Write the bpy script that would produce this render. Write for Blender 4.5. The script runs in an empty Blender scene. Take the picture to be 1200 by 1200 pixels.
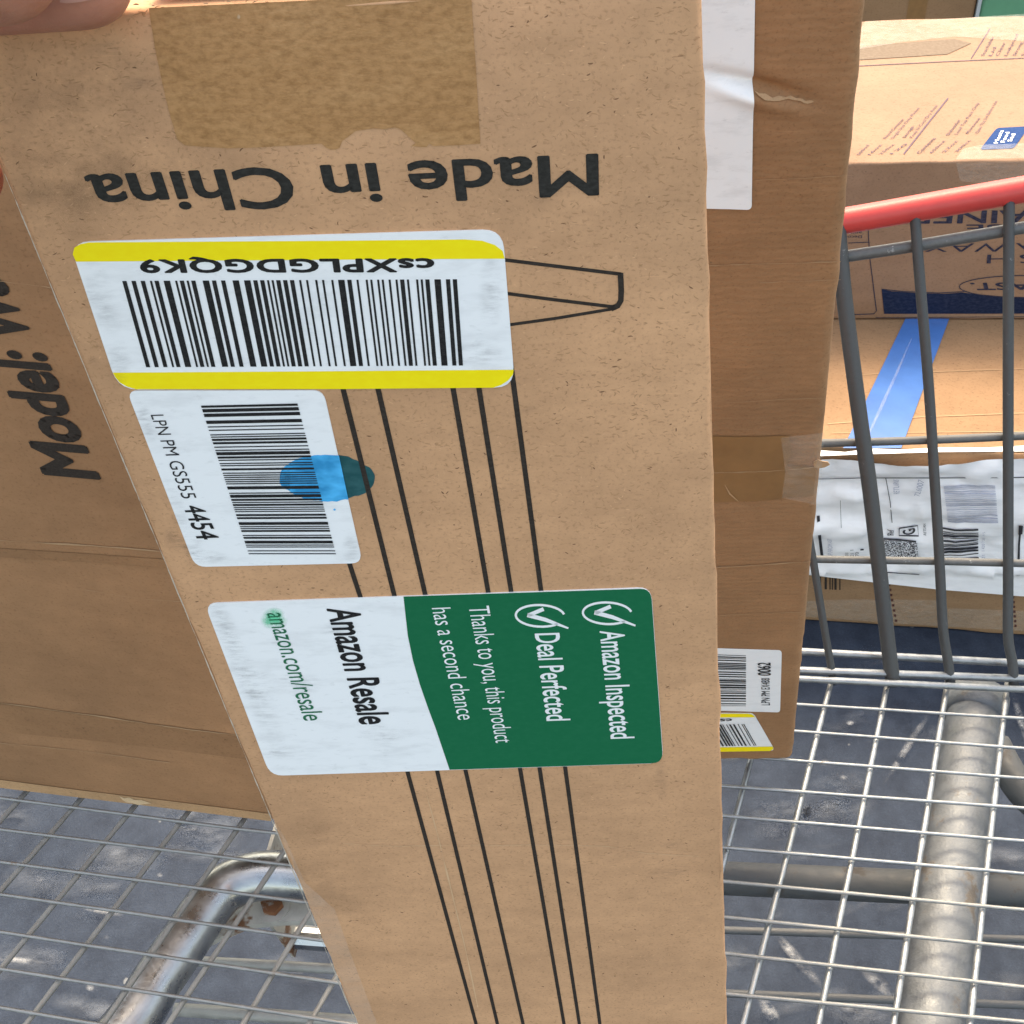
import bpy, bmesh, math, random
from mathutils import Vector, Matrix, noise as mnoise

random.seed(7)
scene = bpy.context.scene
col = scene.collection

# ------------------------------------------------------------------ camera
F = 1300.0                      # focal length in units of a 1200-wide picture
CAM_H = 1.10                    # camera above the ground (m)
MESH_H = 0.68                   # camera above the cart's wire floor (m)
G = Vector((0.088, 1.0, 1138.0 / F)).normalized()        # gravity, seen by the camera (x right, y down, z forward)
UP = -G
FWD = (Vector((0, 0, 1)) - UP * UP.z).normalized()
RIGHT = FWD.cross(UP)
W3 = Matrix((RIGHT, FWD, UP))                            # camera vector -> world vector
CLOC = Vector((0, 0, CAM_H))
def w(p): return W3 @ p + CLOC

cam_d = bpy.data.cameras.new('camera')
cam_d.sensor_width = 36.0
cam_d.lens = F / 1200.0 * 36.0
cam_d.clip_start = 0.01
cam_d.clip_end = 500
cam = bpy.data.objects.new('camera', cam_d)
col.objects.link(cam)
cx, cy, cz = W3 @ Vector((1, 0, 0)), W3 @ Vector((0, -1, 0)), W3 @ Vector((0, 0, -1))
cam.matrix_world = Matrix(((cx.x, cy.x, cz.x, CLOC.x), (cx.y, cy.y, cz.y, CLOC.y), (cx.z, cy.z, cz.z, CLOC.z), (0, 0, 0, 1)))
scene.camera = cam

# ------------------------------------------------------------------ sky, sun, exposure
SUN_EL, SUN_AZ = 60.0, 4.0     # azimuth from straight ahead (+Y) towards the right (+X)
world = bpy.data.worlds.new('World')
scene.world = world
world.use_nodes = True
wn = world.node_tree
bg = wn.nodes['Background']
sky = wn.nodes.new('ShaderNodeTexSky')
sky.sky_type = 'NISHITA'
sky.sun_disc = False
sky.sun_elevation = math.radians(SUN_EL)
sky.sun_rotation = math.radians(SUN_AZ)
sky.air_density = 1.0
sky.dust_density = 3.0
sky.ozone_density = 1.0
wn.links.new(sky.outputs[0], bg.inputs[0])
bg.inputs[1].default_value = 0.15
sun_d = bpy.data.lights.new('sun', 'SUN')
sun_d.energy = 0.5
sun_d.angle = math.radians(18)
sun_d.color = (0.97, 0.98, 1.0)
sun = bpy.data.objects.new('sun', sun_d)
col.objects.link(sun)
e, a = math.radians(SUN_EL), math.radians(SUN_AZ)
sdir = Vector((math.sin(a) * math.cos(e), math.cos(a) * math.cos(e), math.sin(e)))
sun.rotation_euler = (-sdir).to_track_quat('-Z', 'Y').to_euler()
sun.location = sdir * 5
vs = scene.view_settings
vs.view_transform = 'Standard'
vs.look = 'None'
vs.gamma = 1.0
vs.use_curve_mapping = False
vs.exposure = 2.22
vs.use_white_balance = True
vs.white_balance_temperature = 9400
vs.white_balance_tint = 8

# ------------------------------------------------------------------ helpers: rays and faces
def ray(x, y): return Vector(((x - 600.0) / F, (y - 600.0) / F, 1.0))
def proj(p): return (600.0 + F * p.x / p.z, 600.0 + F * p.y / p.z)
def on_level(x, y, depth_below_cam):        # point of a horizontal plane
    r = ray(x, y)
    return r * (depth_below_cam / r.dot(G))

class Face:
    """A flat (or gently dented) face of a thing; n points out of it."""
    def __init__(self, o, n, disp=None):
        self.o, self.n, self.disp = o, n.normalized(), disp
    def at(self, x, y, h=0.0):
        r = ray(x, y)
        p = r * (self.o.dot(self.n) / r.dot(self.n))
        if self.disp: h += self.disp(x, y)
        return p + self.n * h

def thing(name, label, cat, frame_o, fx=None, fy=None, group=None):
    """Empty at the thing's base; the frame axes follow the thing."""
    o = bpy.data.objects.new(name, None)
    col.objects.link(o)
    o.empty_display_size = 0.02
    if fx is None: X, Z = Vector((1, 0, 0)), Vector((0, 0, 1))
    else:
        X = (W3 @ fx).normalized(); Z = W3 @ fy; Z = (Z - X * X.dot(Z)).normalized()
    Y = Z.cross(X)
    L = w(frame_o)
    o.matrix_world = Matrix(((X.x, Y.x, Z.x, L.x), (X.y, Y.y, Z.y, L.y), (X.z, Y.z, Z.z, L.z), (0, 0, 0, 1)))
    o['label'] = label; o['category'] = cat
    if group: o['group'] = group
    FR[o.name] = o.matrix_world.copy()
    return o
FR = {}

def mesh_obj(name, verts, faces, mat, parent=None, smooth=False, label=None, kind=None, world_space=False):
    me = bpy.data.meshes.new(name)
    M = FR[parent.name].inverted() if parent is not None else Matrix()
    vv = [M @ (v if world_space else w(v)) for v in verts]
    me.from_pydata([tuple(v) for v in vv], [], faces)
    me.validate()
    if smooth:
        for p in me.polygons: p.use_smooth = True
    if mat: me.materials.append(mat)
    o = bpy.data.objects.new(name, me)
    col.objects.link(o)
    if parent is not None:
        o.parent = parent
        FR[o.name] = FR[parent.name]
    if label: o['label'] = label
    if kind: o['kind'] = kind
    return o

def homog(q):
    (x0, y0), (x1, y1), (x2, y2), (x3, y3) = q      # s0t0, s1t0, s1t1, s0t1
    dx1, dx2, dx3 = x1 - x2, x3 - x2, x0 - x1 + x2 - x3
    dy1, dy2, dy3 = y1 - y2, y3 - y2, y0 - y1 + y2 - y3
    den = dx1 * dy2 - dx2 * dy1
    g = (dx3 * dy2 - dx2 * dy3) / den
    h = (dx1 * dy3 - dx3 * dy1) / den
    A = (x1 - x0 + g * x1, x3 - x0 + h * x3, x0)
    B = (y1 - y0 + g * y1, y3 - y0 + h * y3, y0)
    def f(s, t):
        d = g * s + h * t + 1
        return ((A[0] * s + A[1] * t + A[2]) / d, (B[0] * s + B[1] * t + B[2]) / d)
    return f

def round_poly(pts, r):
    out = []; n = len(pts)
    for i in range(n):
        p, a, b = Vector(pts[i]), Vector(pts[i - 1]), Vector(pts[(i + 1) % n])
        ra = min(r, (a - p).length * .45); rb = min(r, (b - p).length * .45)
        pa = p + (a - p).normalized() * ra; pb = p + (b - p).normalized() * rb
        for k in range(6):
            t = k / 5
            q = pa * (1 - t) ** 2 + p * 2 * t * (1 - t) + pb * t * t
            out.append((q.x, q.y))
    return out

def sheet(name, face, pts, h, mat, parent, thick=0.0, label=None, cuts=0):
    """A flat piece stuck to a face, outline in picture units; thick > 0 gives it an edge."""
    if cuts:
        bm = bmesh.new()
        vs_ = [bm.verts.new((x, y, 0)) for x, y in pts]
        bm.faces.new(vs_)
        bmesh.ops.triangulate(bm, faces=bm.faces[:])
        for _ in range(cuts):
            bmesh.ops.subdivide_edges(bm, edges=[e_ for e_ in bm.edges if e_.calc_length() > 3.2], cuts=1)
            bmesh.ops.triangulate(bm, faces=bm.faces[:])
        bm.verts.index_update()
        v = [face.at(q.co.x, q.co.y, h) for q in bm.verts]
        f = [[q.index for q in fc.verts] for fc in bm.faces]
        bm.free()
        return mesh_obj(name, v, f, mat, parent, label=label)
    n = len(pts)
    v = [face.at(x, y, h) for x, y in pts]
    f = [list(range(n))]
    if thick:
        v += [face.at(x, y, h - thick) for x, y in pts]
        f += [[i, n + i, n + (i + 1) % n, (i + 1) % n] for i in range(n)]
    return mesh_obj(name, v, f, mat, parent, label=label)

def strokes(name, face, lines, h, mat, parent, label=None):
    """lines: list of ([(x, y), ...], width)"""
    v, f = [], []
    for pts, wd in lines:
        P = [Vector(p) for p in pts]
        base = len(v)
        for i, p in enumerate(P):
            a, b = P[max(i - 1, 0)], P[min(i + 1, len(P) - 1)]
            t = (b - a).normalized(); nn = Vector((-t.y, t.x))
            wi = wd[i] if isinstance(wd, (list, tuple)) else wd
            for s in (1, -1):
                q = p + nn * s * wi / 2
                v.append(face.at(q.x, q.y, h))
        for i in range(len(P) - 1):
            k = base + 2 * i
            f.append([k, k + 1, k + 3, k + 2])
    return mesh_obj(name, v, f, mat, parent, label=label)

def text_geo(s, bold=0.0, spacing=1.0):
    cu = bpy.data.curves.new('t', 'FONT')
    cu.body = s; cu.size = 1.0; cu.offset = min(bold, 0.0); cu.fill_mode = 'FRONT'; cu.resolution_u = 4
    cu.space_character = spacing
    ob = bpy.data.objects.new('t', cu); col.objects.link(ob)
    dg = bpy.context.evaluated_depsgraph_get()
    me = bpy.data.meshes.new_from_object(ob.evaluated_get(dg))
    vv = [(v.co.x, v.co.y) for v in me.vertices]; ff = [list(p.vertices) for p in me.polygons]
    bpy.data.objects.remove(ob); bpy.data.curves.remove(cu); bpy.data.meshes.remove(me)
    return vv, ff
CAP = None
def text(name, s, face, quad, h, mat, parent, bold=0.0, spacing=1.0, label=None):
    """quad: baseline start, baseline end, cap-height end, cap-height start (picture units)"""
    global CAP
    if CAP is None:
        CAP = max(y for x, y in text_geo('H')[0])
    vv, ff = text_geo(s, bold, spacing)
    x0 = min(x for x, y in vv); x1 = max(x for x, y in vv)
    H = homog(quad)
    v = []
    def put(x, y, dh=0.0):
        p = H((x - x0) / (x1 - x0), y / CAP)
        v.append(face.at(p[0], p[1], h + dh))
    for x, y in vv: put(x, y)
    if bold > 0:                                  # thicken the outline with narrow strips
        cnt = {}
        for q in ff:
            for i in range(len(q)):
                k = tuple(sorted((q[i], q[(i + 1) % len(q)]))); cnt[k] = cnt.get(k, 0) + 1
        n_ = 0
        for (i, j), c in cnt.items():
            if c != 1: continue
            a_, b_ = Vector(vv[i]), Vector(vv[j])
            t = b_ - a_
            if t.length < 1e-6: continue
            t.normalize(); nn = Vector((-t.y, t.x)) * bold; e_ = t * bold * .45
            k = len(v); n_ += 1
            dh = (4e-6 + 3e-6 * (n_ % 3)) * (1 if h < .0005 else 8)
            for q in (a_ - e_ + nn, b_ + e_ + nn, b_ + e_ - nn, a_ - e_ - nn): put(q.x, q.y, dh)
            ff.append([k, k + 1, k + 2, k + 3])
    return mesh_obj(name, v, ff, mat, parent, label=label)

def barcode(name, face, quad, h, mat, parent, n=60, seed=1, rnd=None):
    """bars run along t, are counted along s"""
    r = random.Random(seed); H = homog(quad)
    wds = [(r.choice((1, 1, 1, 2, 2, 3)), r.choice((1, 1, 1, 2, 2, 3))) for _ in range(n)]
    tot = sum(a_ + b_ for a_, b_ in wds) - wds[-1][1]
    v, f, x = [], [], 0.0
    for a_, b_ in wds:
        k = len(v)
        K = 1 if not rnd else 6
        for j in range(K + 1):
            t = j / K
            for s in (x / tot, (x + a_ * .93) / tot):
                p = H(s, t); v.append(face.at(p[0], p[1], h))
        for j in range(K):
            f.append([k + 2 * j, k + 2 * j + 1, k + 2 * j + 3, k + 2 * j + 2])
        x += a_ + b_
    return mesh_obj(name, v, f, mat, parent)

def tube_geo(pts, r, seg=10, cap=True):
    pts = [Vector(p) for p in pts]
    n = len(pts); v, f = [], []
    rr = r if isinstance(r, (list, tuple)) else [r] * n
    prev = None
    for i, p in enumerate(pts):
        t = (pts[min(i + 1, n - 1)] - pts[max(i - 1, 0)]).normalized()
        if prev is None:
            q = t.orthogonal().normalized()
        else:
            q = (prev - t * prev.dot(t)).normalized()
        prev = q; s = t.cross(q)
        for k in range(seg):
            a_ = 2 * math.pi * k / seg
            v.append(p + (q * math.cos(a_) + s * math.sin(a_)) * rr[i])
    for i in range(n - 1):
        for k in range(seg):
            a_, b_ = i * seg + k, i * seg + (k + 1) % seg
            f.append([a_, b_, b_ + seg, a_ + seg])
    if cap:
        f.append(list(range(seg))[::-1]); f.append([(n - 1) * seg + k for k in range(seg)])
    return v, f
def tube(name, pts, r, mat, parent, seg=10, label=None):
    v, f = tube_geo(pts, r, seg)
    return mesh_obj(name, v, f, mat, parent, smooth=True, label=label)

def wire(name, pts, r, mat, parent, seg=7, step=.012, seed=[0]):
    """drawn wire: slightly uneven thickness and line"""
    seed[0] += 1
    P = []
    for a_, b_ in zip(pts[:-1], pts[1:]):
        n = max(2, int((b_ - a_).length / step))
        P += [a_.lerp(b_, k / n) for k in range(n)]
    P.append(pts[-1])
    rr = []
    for k in range(len(P)):
        nv = mnoise.noise_vector(Vector((k * .37, seed[0] * 7.3, 0))); n2 = mnoise.noise_vector(Vector((k * .045, seed[0] * 3.7, 5)))
        P[k] = P[k] + nv * .00012 + n2 * .0006
        rr.append(r * (1 + .16 * mnoise.noise(Vector((k * .9, seed[0] * 5.1, 2)))))
    v, f = tube_geo(P, rr, seg)
    return mesh_obj(name, v, f, mat, parent, smooth=True)

def spline(pts, n=8):
    P = [Vector(p) for p in pts]; out = []
    for i in range(len(P) - 1):
        p0, p1, p2, p3 = P[max(i - 1, 0)], P[i], P[i + 1], P[min(i + 2, len(P) - 1)]
        for k in range(n):
            t = k / n
            out.append(0.5 * ((2 * p1) + (p2 - p0) * t + (2 * p0 - 5 * p1 + 4 * p2 - p3) * t * t + (3 * p1 - p0 - 3 * p2 + p3) * t ** 3))
    out.append(P[-1]); return out

def axis_pts(L, r, n):
    a_ = [0, .12 * r, .3 * r, .6 * r, r]
    m = [r + (L - 2 * r) * k / n for k in range(1, n)]
    return a_ + m + [L - x for x in a_[::-1]]
def carton(name, TL, TR, BL, depth, r, mat, parent, div=(8, 8, 2), wob=0.0004, freq=60, face=None, seed=0):
    """Rounded carton body: front face TL TR BL (camera frame), depth goes away from the front."""
    ex, ey = TR - TL, BL - TL
    wx, wy = ex.length, ey.length
    n = ex.cross(ey).normalized()
    if n.dot(TL) > 0: n = -n                      # outwards, to the camera's side
    ex, ey, ez = ex / wx, ey / wy, -n
    size = (wx, wy, depth)
    ax = [axis_pts(size[k], r, div[k]) for k in range(3)]
    idx, v, f = {}, [], []
    def vert(p):
        key = tuple(round(c, 7) for c in p)
        if key in idx: return idx[key]
        q = [min(max(p[k], r), size[k] - r) for k in range(3)]
        d = Vector([p[k] - q[k] for k in range(3)])
        s = Vector(q) + (d.normalized() * r if d.length > 1e-9 else d)
        P = TL + ex * s[0] + ey * s[1] + ez * s[2]
        nd = sum(1 for k in range(3) if p[k] < r * .99 or p[k] > size[k] - r * .99)
        if nd >= 2 and wob:
            P = P + mnoise.noise_vector(P * freq + Vector((seed, 0, 0))) * wob
        if face is not None and face.disp and s[2] < r:
            x_, y_ = proj(P); P = P + n * face.disp(x_, y_)
        idx[key] = len(v); v.append(P); return idx[key]
    for k in range(3):
        i, j = (k + 1) % 3, (k + 2) % 3
        for side in (0, size[k]):
            for a_ in range(len(ax[i]) - 1):
                for b_ in range(len(ax[j]) - 1):
                    c = []
                    for (aa, bb) in ((a_, b_), (a_ + 1, b_), (a_ + 1, b_ + 1), (a_, b_ + 1)):
                        p = [0, 0, 0]; p[k] = side; p[i] = ax[i][aa]; p[j] = ax[j][bb]
                        c.append(vert(p))
                    if side == 0: c = c[::-1]
                    if len(set(c)) == 4: f.append(c)
    # the frame (ex, ey, -n) has its own handedness: flip if needed
    if ex.cross(ey).dot(ez) < 0: f = [c[::-1] for c in f]
    return mesh_obj(name, v, f, mat, parent, smooth=True)

# ------------------------------------------------------------------ materials
def new_mat(name):
    m = bpy.data.materials.new(name); m.use_nodes = True
    nt = m.node_tree
    return m, nt, nt.nodes['Principled BSDF']
def node(nt, t, **kw):
    n = nt.nodes.new(t)
    for k, v in kw.items():
        if k.startswith('i_'):
            key = k[2:]; key = int(key) if key.isdigit() else key
            n.inputs[key].default_value = v
        else: setattr(n, k, v)
    return n
def ramp(nt, fac, stops):
    r = nt.nodes.new('ShaderNodeValToRGB')
    el = r.color_ramp.elements
    while len(el) < len(stops): el.new(0.5)
    for e_, (p, c) in zip(el, stops):
        e_.position = p; e_.color = c if len(c) == 4 else (*c, 1)
    nt.links.new(fac, r.inputs[0]); return r.outputs[0]
def mix(nt, fac, a_, b_, mode='MIX'):
    m = nt.nodes.new('ShaderNodeMix'); m.data_type = 'RGBA'; m.blend_type = mode
    for inp, val in ((0, fac), (6, a_), (7, b_)):
        if hasattr(val, 'links'): nt.links.new(val, m.inputs[inp])
        elif inp == 0: m.inputs[0].default_value = val
        else: m.inputs[inp].default_value = (*val, 1) if len(val) == 3 else val
    return m.outputs[2]
def coords(nt, scale=(1, 1, 1), loc=(0, 0, 0), out='Object'):
    tc = nt.nodes.new('ShaderNodeTexCoord'); mp = nt.nodes.new('ShaderNodeMapping')
    mp.inputs['Scale'].default_value = scale; mp.inputs['Location'].default_value = loc
    nt.links.new(tc.outputs[out], mp.inputs[0]); return mp.outputs[0]
def noise(nt, vec, scale, detail=3, rough=.5):
    n = nt.nodes.new('ShaderNodeTexNoise'); n.inputs['Scale'].default_value = scale
    n.inputs['Detail'].default_value = detail; n.inputs['Roughness'].default_value = rough
    nt.links.new(vec, n.inputs['Vector']); return n.outputs[0]
def bump(nt, height, strength, dist, prev=None):
    b = nt.nodes.new('ShaderNodeBump'); b.inputs['Strength'].default_value = strength; b.inputs['Distance'].default_value = dist
    nt.links.new(height, b.inputs['Height'])
    if prev is not None: nt.links.new(prev, b.inputs['Normal'])
    return b.outputs[0]
BLK, WHT = (0, 0, 0, 1), (1, 1, 1, 1)

def kraft(name, base, fine=1.0, seed=0.0, flute=0.0, blotch=1.0, rough=.72):
    """Kraft cardboard: blotches, fibre flecks, faint flutes running across the face. fine = size of the flecks."""
    m, nt, P = new_mat(name)
    b = Vector(base)
    c1 = coords(nt, (1, 1, 1), (seed, seed * .7, seed * .3))
    big = noise(nt, c1, 22 / fine, 4, .6)
    cst = coords(nt, (30 / fine, 30 / fine, 110 / fine), (seed, 0, seed))
    streak = noise(nt, cst, 1.0, 4, .6)
    cf = coords(nt, (1150 / fine, 1150 / fine, 1500 / fine), (seed, 3, 1))
    fleck = noise(nt, cf, 1.0, 3, .6)
    cf2 = coords(nt, (900 / fine, 900 / fine, 1250 / fine), (seed + 9, 3, 1))
    fleck2 = noise(nt, cf2, 1.0, 2, .5)
    colr = ramp(nt, big, [(.3, tuple(b * (1 - .13 * blotch))), (.7, tuple(b * (1 + .10 * blotch)))])
    s = ramp(nt, streak, [(.3, (.92, .915, .91)), (.7, (1.05, 1.05, 1.05))])
    colr = mix(nt, 1.0, colr, s, 'MULTIPLY')
    g = ramp(nt, fleck, [(.30, (.78, .76, .74)), (.46, (1, 1, 1)), (.62, (1, 1, 1)), (.78, (1.14, 1.15, 1.17))])
    colr = mix(nt, 1.0, colr, g, 'MULTIPLY')
    d = ramp(nt, fleck2, [(.24, (.45, .42, .40)), (.31, (1, 1, 1))])
    colr = mix(nt, .7, colr, d, 'MULTIPLY')
    mid = noise(nt, coords(nt, (210 / fine, 210 / fine, 300 / fine), (seed, 7, 2)), 1.0, 4, .6)
    colr = mix(nt, 1.0, colr, ramp(nt, mid, [(.3, (.94, .935, .93)), (.7, (1.05, 1.05, 1.055))]), 'MULTIPLY')
    scr = noise(nt, coords(nt, (60 / fine, 1100 / fine, 1500 / fine), (seed, 1, 5)), 1.0, 2, .5)
    colr = mix(nt, ramp(nt, scr, [(.70, BLK), (.78, (.35, .35, .35, 1))]), colr, tuple(b * 1.35))
    nt.links.new(colr, P.inputs['Base Color'])
    P.inputs['Roughness'].default_value = rough
    P.inputs['Specular IOR Level'].default_value = .3
    nb = bump(nt, fleck, .25, .00012 * fine)
    nb = bump(nt, streak, .15, .0005 * fine, nb)
    if flute:
        cw = coords(nt, (1, 1, 1))
        wv = nt.nodes.new('ShaderNodeTexWave'); wv.wave_type = 'BANDS'; wv.bands_direction = 'Z'
        wv.inputs['Scale'].default_value = flute; wv.inputs['Distortion'].default_value = 5.0
        wv.inputs['Detail'].default_value = 2; wv.inputs['Detail Scale'].default_value = 1.6
        nt.links.new(cw, wv.inputs[0])
        nb = bump(nt, wv.outputs[1], .13, .0006, nb)
    nt.links.new(nb, P.inputs['Normal'])
    return m

def ink(name, c, rough=.6, wear=.35, fine=1.0, spec=.3):
    """Flat print; small gaps of wear keep it from looking cut out."""
    m, nt, P = new_mat(name)
    cf = coords(nt, (900 / fine, 900 / fine, 1600 / fine), (2, 3, 1))
    n1 = noise(nt, cf, 1.0, 3, .6)
    hi = tuple(min(1, x * (1 + wear) + wear * .05) for x in c)
    nt.links.new(ramp(nt, n1, [(.4, c), (.75, hi)]), P.inputs['Base Color'])
    P.inputs['Roughness'].default_value = rough; P.inputs['Specular IOR Level'].default_value = spec
    return m

def paper(name, c, rough=.42, dirt=.3, fine=1.0, wrinkle=0.0):
    """Label stock with grey rub marks."""
    m, nt, P = new_mat(name)
    c1 = coords(nt, (60 / fine, 60 / fine, 200 / fine), (1, 4, 2))
    n1 = noise(nt, c1, 1.0, 5, .65)
    c2 = coords(nt, (260 / fine, 260 / fine, 600 / fine), (5, 4, 2))
    n2 = noise(nt, c2, 1.0, 4, .7)
    d = ramp(nt, n1, [(.34, tuple(x * (1 - dirt) for x in (1, 1, 1))), (.5, (1, 1, 1))])
    d2 = ramp(nt, n2, [(.30, tuple(x * (1 - dirt) for x in (1, 1, 1))), (.40, (1, 1, 1))])
    colr = mix(nt, 1.0, c, d, 'MULTIPLY')
    colr = mix(nt, 1.0, colr, d2, 'MULTIPLY')
    nt.links.new(colr, P.inputs['Base Color'])
    P.inputs['Roughness'].default_value = rough; P.inputs['Specular IOR Level'].default_value = .4
    nb = bump(nt, n1, .12, .0004 * fine)
    if wrinkle:
        c3 = coords(nt, (7, 7, 22), (0, 0, 3))
        n3 = noise(nt, c3, 1.0, 3, .55)
        nb = bump(nt, n3, 1.0, wrinkle, nb)
    nt.links.new(nb, P.inputs['Normal'])
    return m

def plain(name, c, rough=.5, metal=0.0, spec=.5, var=.12, scale=60, bmp=0.0, coat=0.0, bscale=None):
    m, nt, P = new_mat(name)
    n1 = noise(nt, coords(nt), scale, 5, .6)
    b = Vector(c)
    nt.links.new(ramp(nt, n1, [(.3, tuple(b * (1 - var))), (.7, tuple(b * (1 + var)))]), P.inputs['Base Color'])
    P.inputs['Roughness'].default_value = rough; P.inputs['Metallic'].default_value = metal
    P.inputs['Specular IOR Level'].default_value = spec; P.inputs['Coat Weight'].default_value = coat
    if bmp:
        nb_ = noise(nt, coords(nt), bscale or scale * 4, 3, .6)
        nt.links.new(bump(nt, nb_, .5, bmp), P.inputs['Normal'])
    return m

def soft_stain(name, c, strength, fine=1.0, streaky=1.0):
    """Rubbed-in dirt or painted shade: streaks and specks, thinning out towards the rim of its patch (own uv)."""
    m, nt, P = new_mat(name)
    P.inputs['Base Color'].default_value = (*c, 1); P.inputs['Roughness'].default_value = .75; P.inputs['Specular IOR Level'].default_value = .1
    uv = nt.nodes.new('ShaderNodeUVMap')
    vl = nt.nodes.new('ShaderNodeVectorMath'); vl.operation = 'DISTANCE'; vl.inputs[1].default_value = (.5, .5, 0)
    nt.links.new(uv.outputs[0], vl.inputs[0])
    fall = ramp(nt, vl.outputs['Value'], [(.05, (1, 1, 1)), (.28, (.55, .55, .55)), (.5, (0, 0, 0))])
    n1 = noise(nt, coords(nt, (330 / fine / streaky, 330 / fine, 330 / fine * streaky)), 1.0, 6, .72)
    n2 = noise(nt, coords(nt, (1, 1, 1), (3, 8, 1)), 110 / fine, 4, .6)
    a1 = ramp(nt, n1, [(.42, (0, 0, 0)), (.72, (1, 1, 1))]); a2 = ramp(nt, n2, [(.3, (.15, .15, .15)), (.65, (1, 1, 1))])
    al = mix(nt, 1.0, mix(nt, 1.0, fall, a1, 'MULTIPLY'), a2, 'MULTIPLY')
    al = mix(nt, 1.0, al, (strength,) * 3, 'MULTIPLY')
    nt.links.new(al, P.inputs['Alpha'])
    return m

def clear_tape(name, tint=(.9, .85, .75), alpha=.22, rough=.16):
    m, nt, P = new_mat(name)
    n1 = noise(nt, coords(nt, (80, 80, 240)), 1.0, 4, .6)
    P.inputs['Base Color'].default_value = (*tint, 1)
    nt.links.new(ramp(nt, n1, [(.3, (alpha * .5,) * 3), (.7, (alpha * 1.5,) * 3)]), P.inputs['Alpha'])
    P.inputs['Roughness'].default_value = rough
    n2 = noise(nt, coords(nt, (140, 140, 420)), 1.0, 3, .6)
    nt.links.new(bump(nt, n2, .5, .0006), P.inputs['Normal'])
    return m

def aged_tape():
    m, nt, P = new_mat('old_brown_tape')
    n1 = noise(nt, coords(nt, (45, 45, 150)), 1.0, 6, .68); n2 = noise(nt, coords(nt, (520, 520, 900), (3, 1, 6)), 1.0, 5, .65); n3 = noise(nt, coords(nt, (1, 1, 1), (8, 2, 6)), 240, 2, .5)
    c = ramp(nt, n1, [(.28, (.435, .212, .084)), (.5, (.485, .243, .100)), (.72, (.530, .278, .122))])
    c = mix(nt, 1.0, c, ramp(nt, n2, [(.32, (.72, .68, .62)), (.55, (1, 1, 1)), (.72, (1.12, 1.14, 1.2))]), 'MULTIPLY')
    c = mix(nt, ramp(nt, n3, [(.74, BLK), (.77, (.6, .6, .6, 1))]), c, (.72, .60, .46))
    c = mix(nt, ramp(nt, noise(nt, coords(nt, (1, 1, 1), (1, 9, 2)), 330, 2, .5), [(.24, (.7, .7, .7, 1)), (.27, BLK)]), c, (.16, .085, .035))
    nt.links.new(c, P.inputs['Base Color'])
    P.inputs['Roughness'].default_value = .42; P.inputs['Specular IOR Level'].default_value = .35
    nt.links.new(bump(nt, n1, .35, .0006, bump(nt, n2, .3, .0002)), P.inputs['Normal'])
    return m

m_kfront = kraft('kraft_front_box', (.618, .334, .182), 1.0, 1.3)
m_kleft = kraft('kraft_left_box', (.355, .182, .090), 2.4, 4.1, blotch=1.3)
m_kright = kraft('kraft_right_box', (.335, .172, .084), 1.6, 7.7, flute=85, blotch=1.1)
m_kC = kraft('kraft_low_carton', (.30, .175, .096), 4, 2.2, flute=34, blotch=.8)
m_kD = kraft('kraft_upper_carton', (.285, .166, .104), 4, 5.2, blotch=.5)
m_kdark = kraft('kraft_far_carton', (.30, .165, .085), 5, 6.6)
m_tear = kraft('torn_kraft', (.62, .44, .27), .8, 3.3)
m_tear2 = kraft('torn_kraft_dim', (.46, .28, .155), 1.0, 6.3)
m_edge = kraft('worn_edge_fibre', (.52, .44, .36), .5, 5.5)
m_ink = ink('black_print', (.022, .020, .017), .62, .28, 1.0, .2)
m_inkbrown = ink('dark_brown_print', (.030, .022, .017), .62, .25, 1.0, .2)
m_navy = ink('navy_print', (.011, .013, .034), .6, .5, 4)
m_lbl = paper('white_label', (.88, .89, .90), .38, .10)
m_lblbar = ink('label_black', (.010, .009, .009), .45, .4, .6)
m_yellow = ink('yellow_band', (.98, .76, .025), .45, .06, 2.2, .2)
m_green = ink('green_panel', (.0, .135, .060), .5, .06, 1.5, .02)
m_dgreen = ink('dark_green_print', (.004, .13, .06), .45, .3, 1)
m_whiteink = ink('white_print', (.82, .84, .84), .4, .02, 1)
m_blue = ink('blue_ink_on_label', (.0, .27, .55), .6, .9, 7, .08)
m_teal = ink('blue_ink_on_card', (.004, .075, .082), .5, .4, 5)
m_oldtape = aged_tape()
m_browntape = plain('brown_tape', (.27, .135, .052), .38, 0, .4, .14, 50)
m_clear = clear_tape('clear_tape', (.9, .85, .75), .10)
m_bluetape = plain('blue_tape', (.040, .15, .42), .32, 0, .5, .10, 30, .0006, 0, 40)
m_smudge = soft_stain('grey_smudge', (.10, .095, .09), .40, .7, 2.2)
m_dirt_shade = soft_stain('soft_dirt_shade', (.15, .105, .070), .50, 5.0, 1.2)  # dirt, and the shade painted on the front carton's top left
m_ggreen = soft_stain('green_smear', (.10, .62, .36), 2.2, 2.5, 1.0)
m_crease = plain('pale_crease', (.66, .41, .235), .7)
m_crease2 = plain('dim_crease', (.40, .24, .13), .7)

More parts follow.
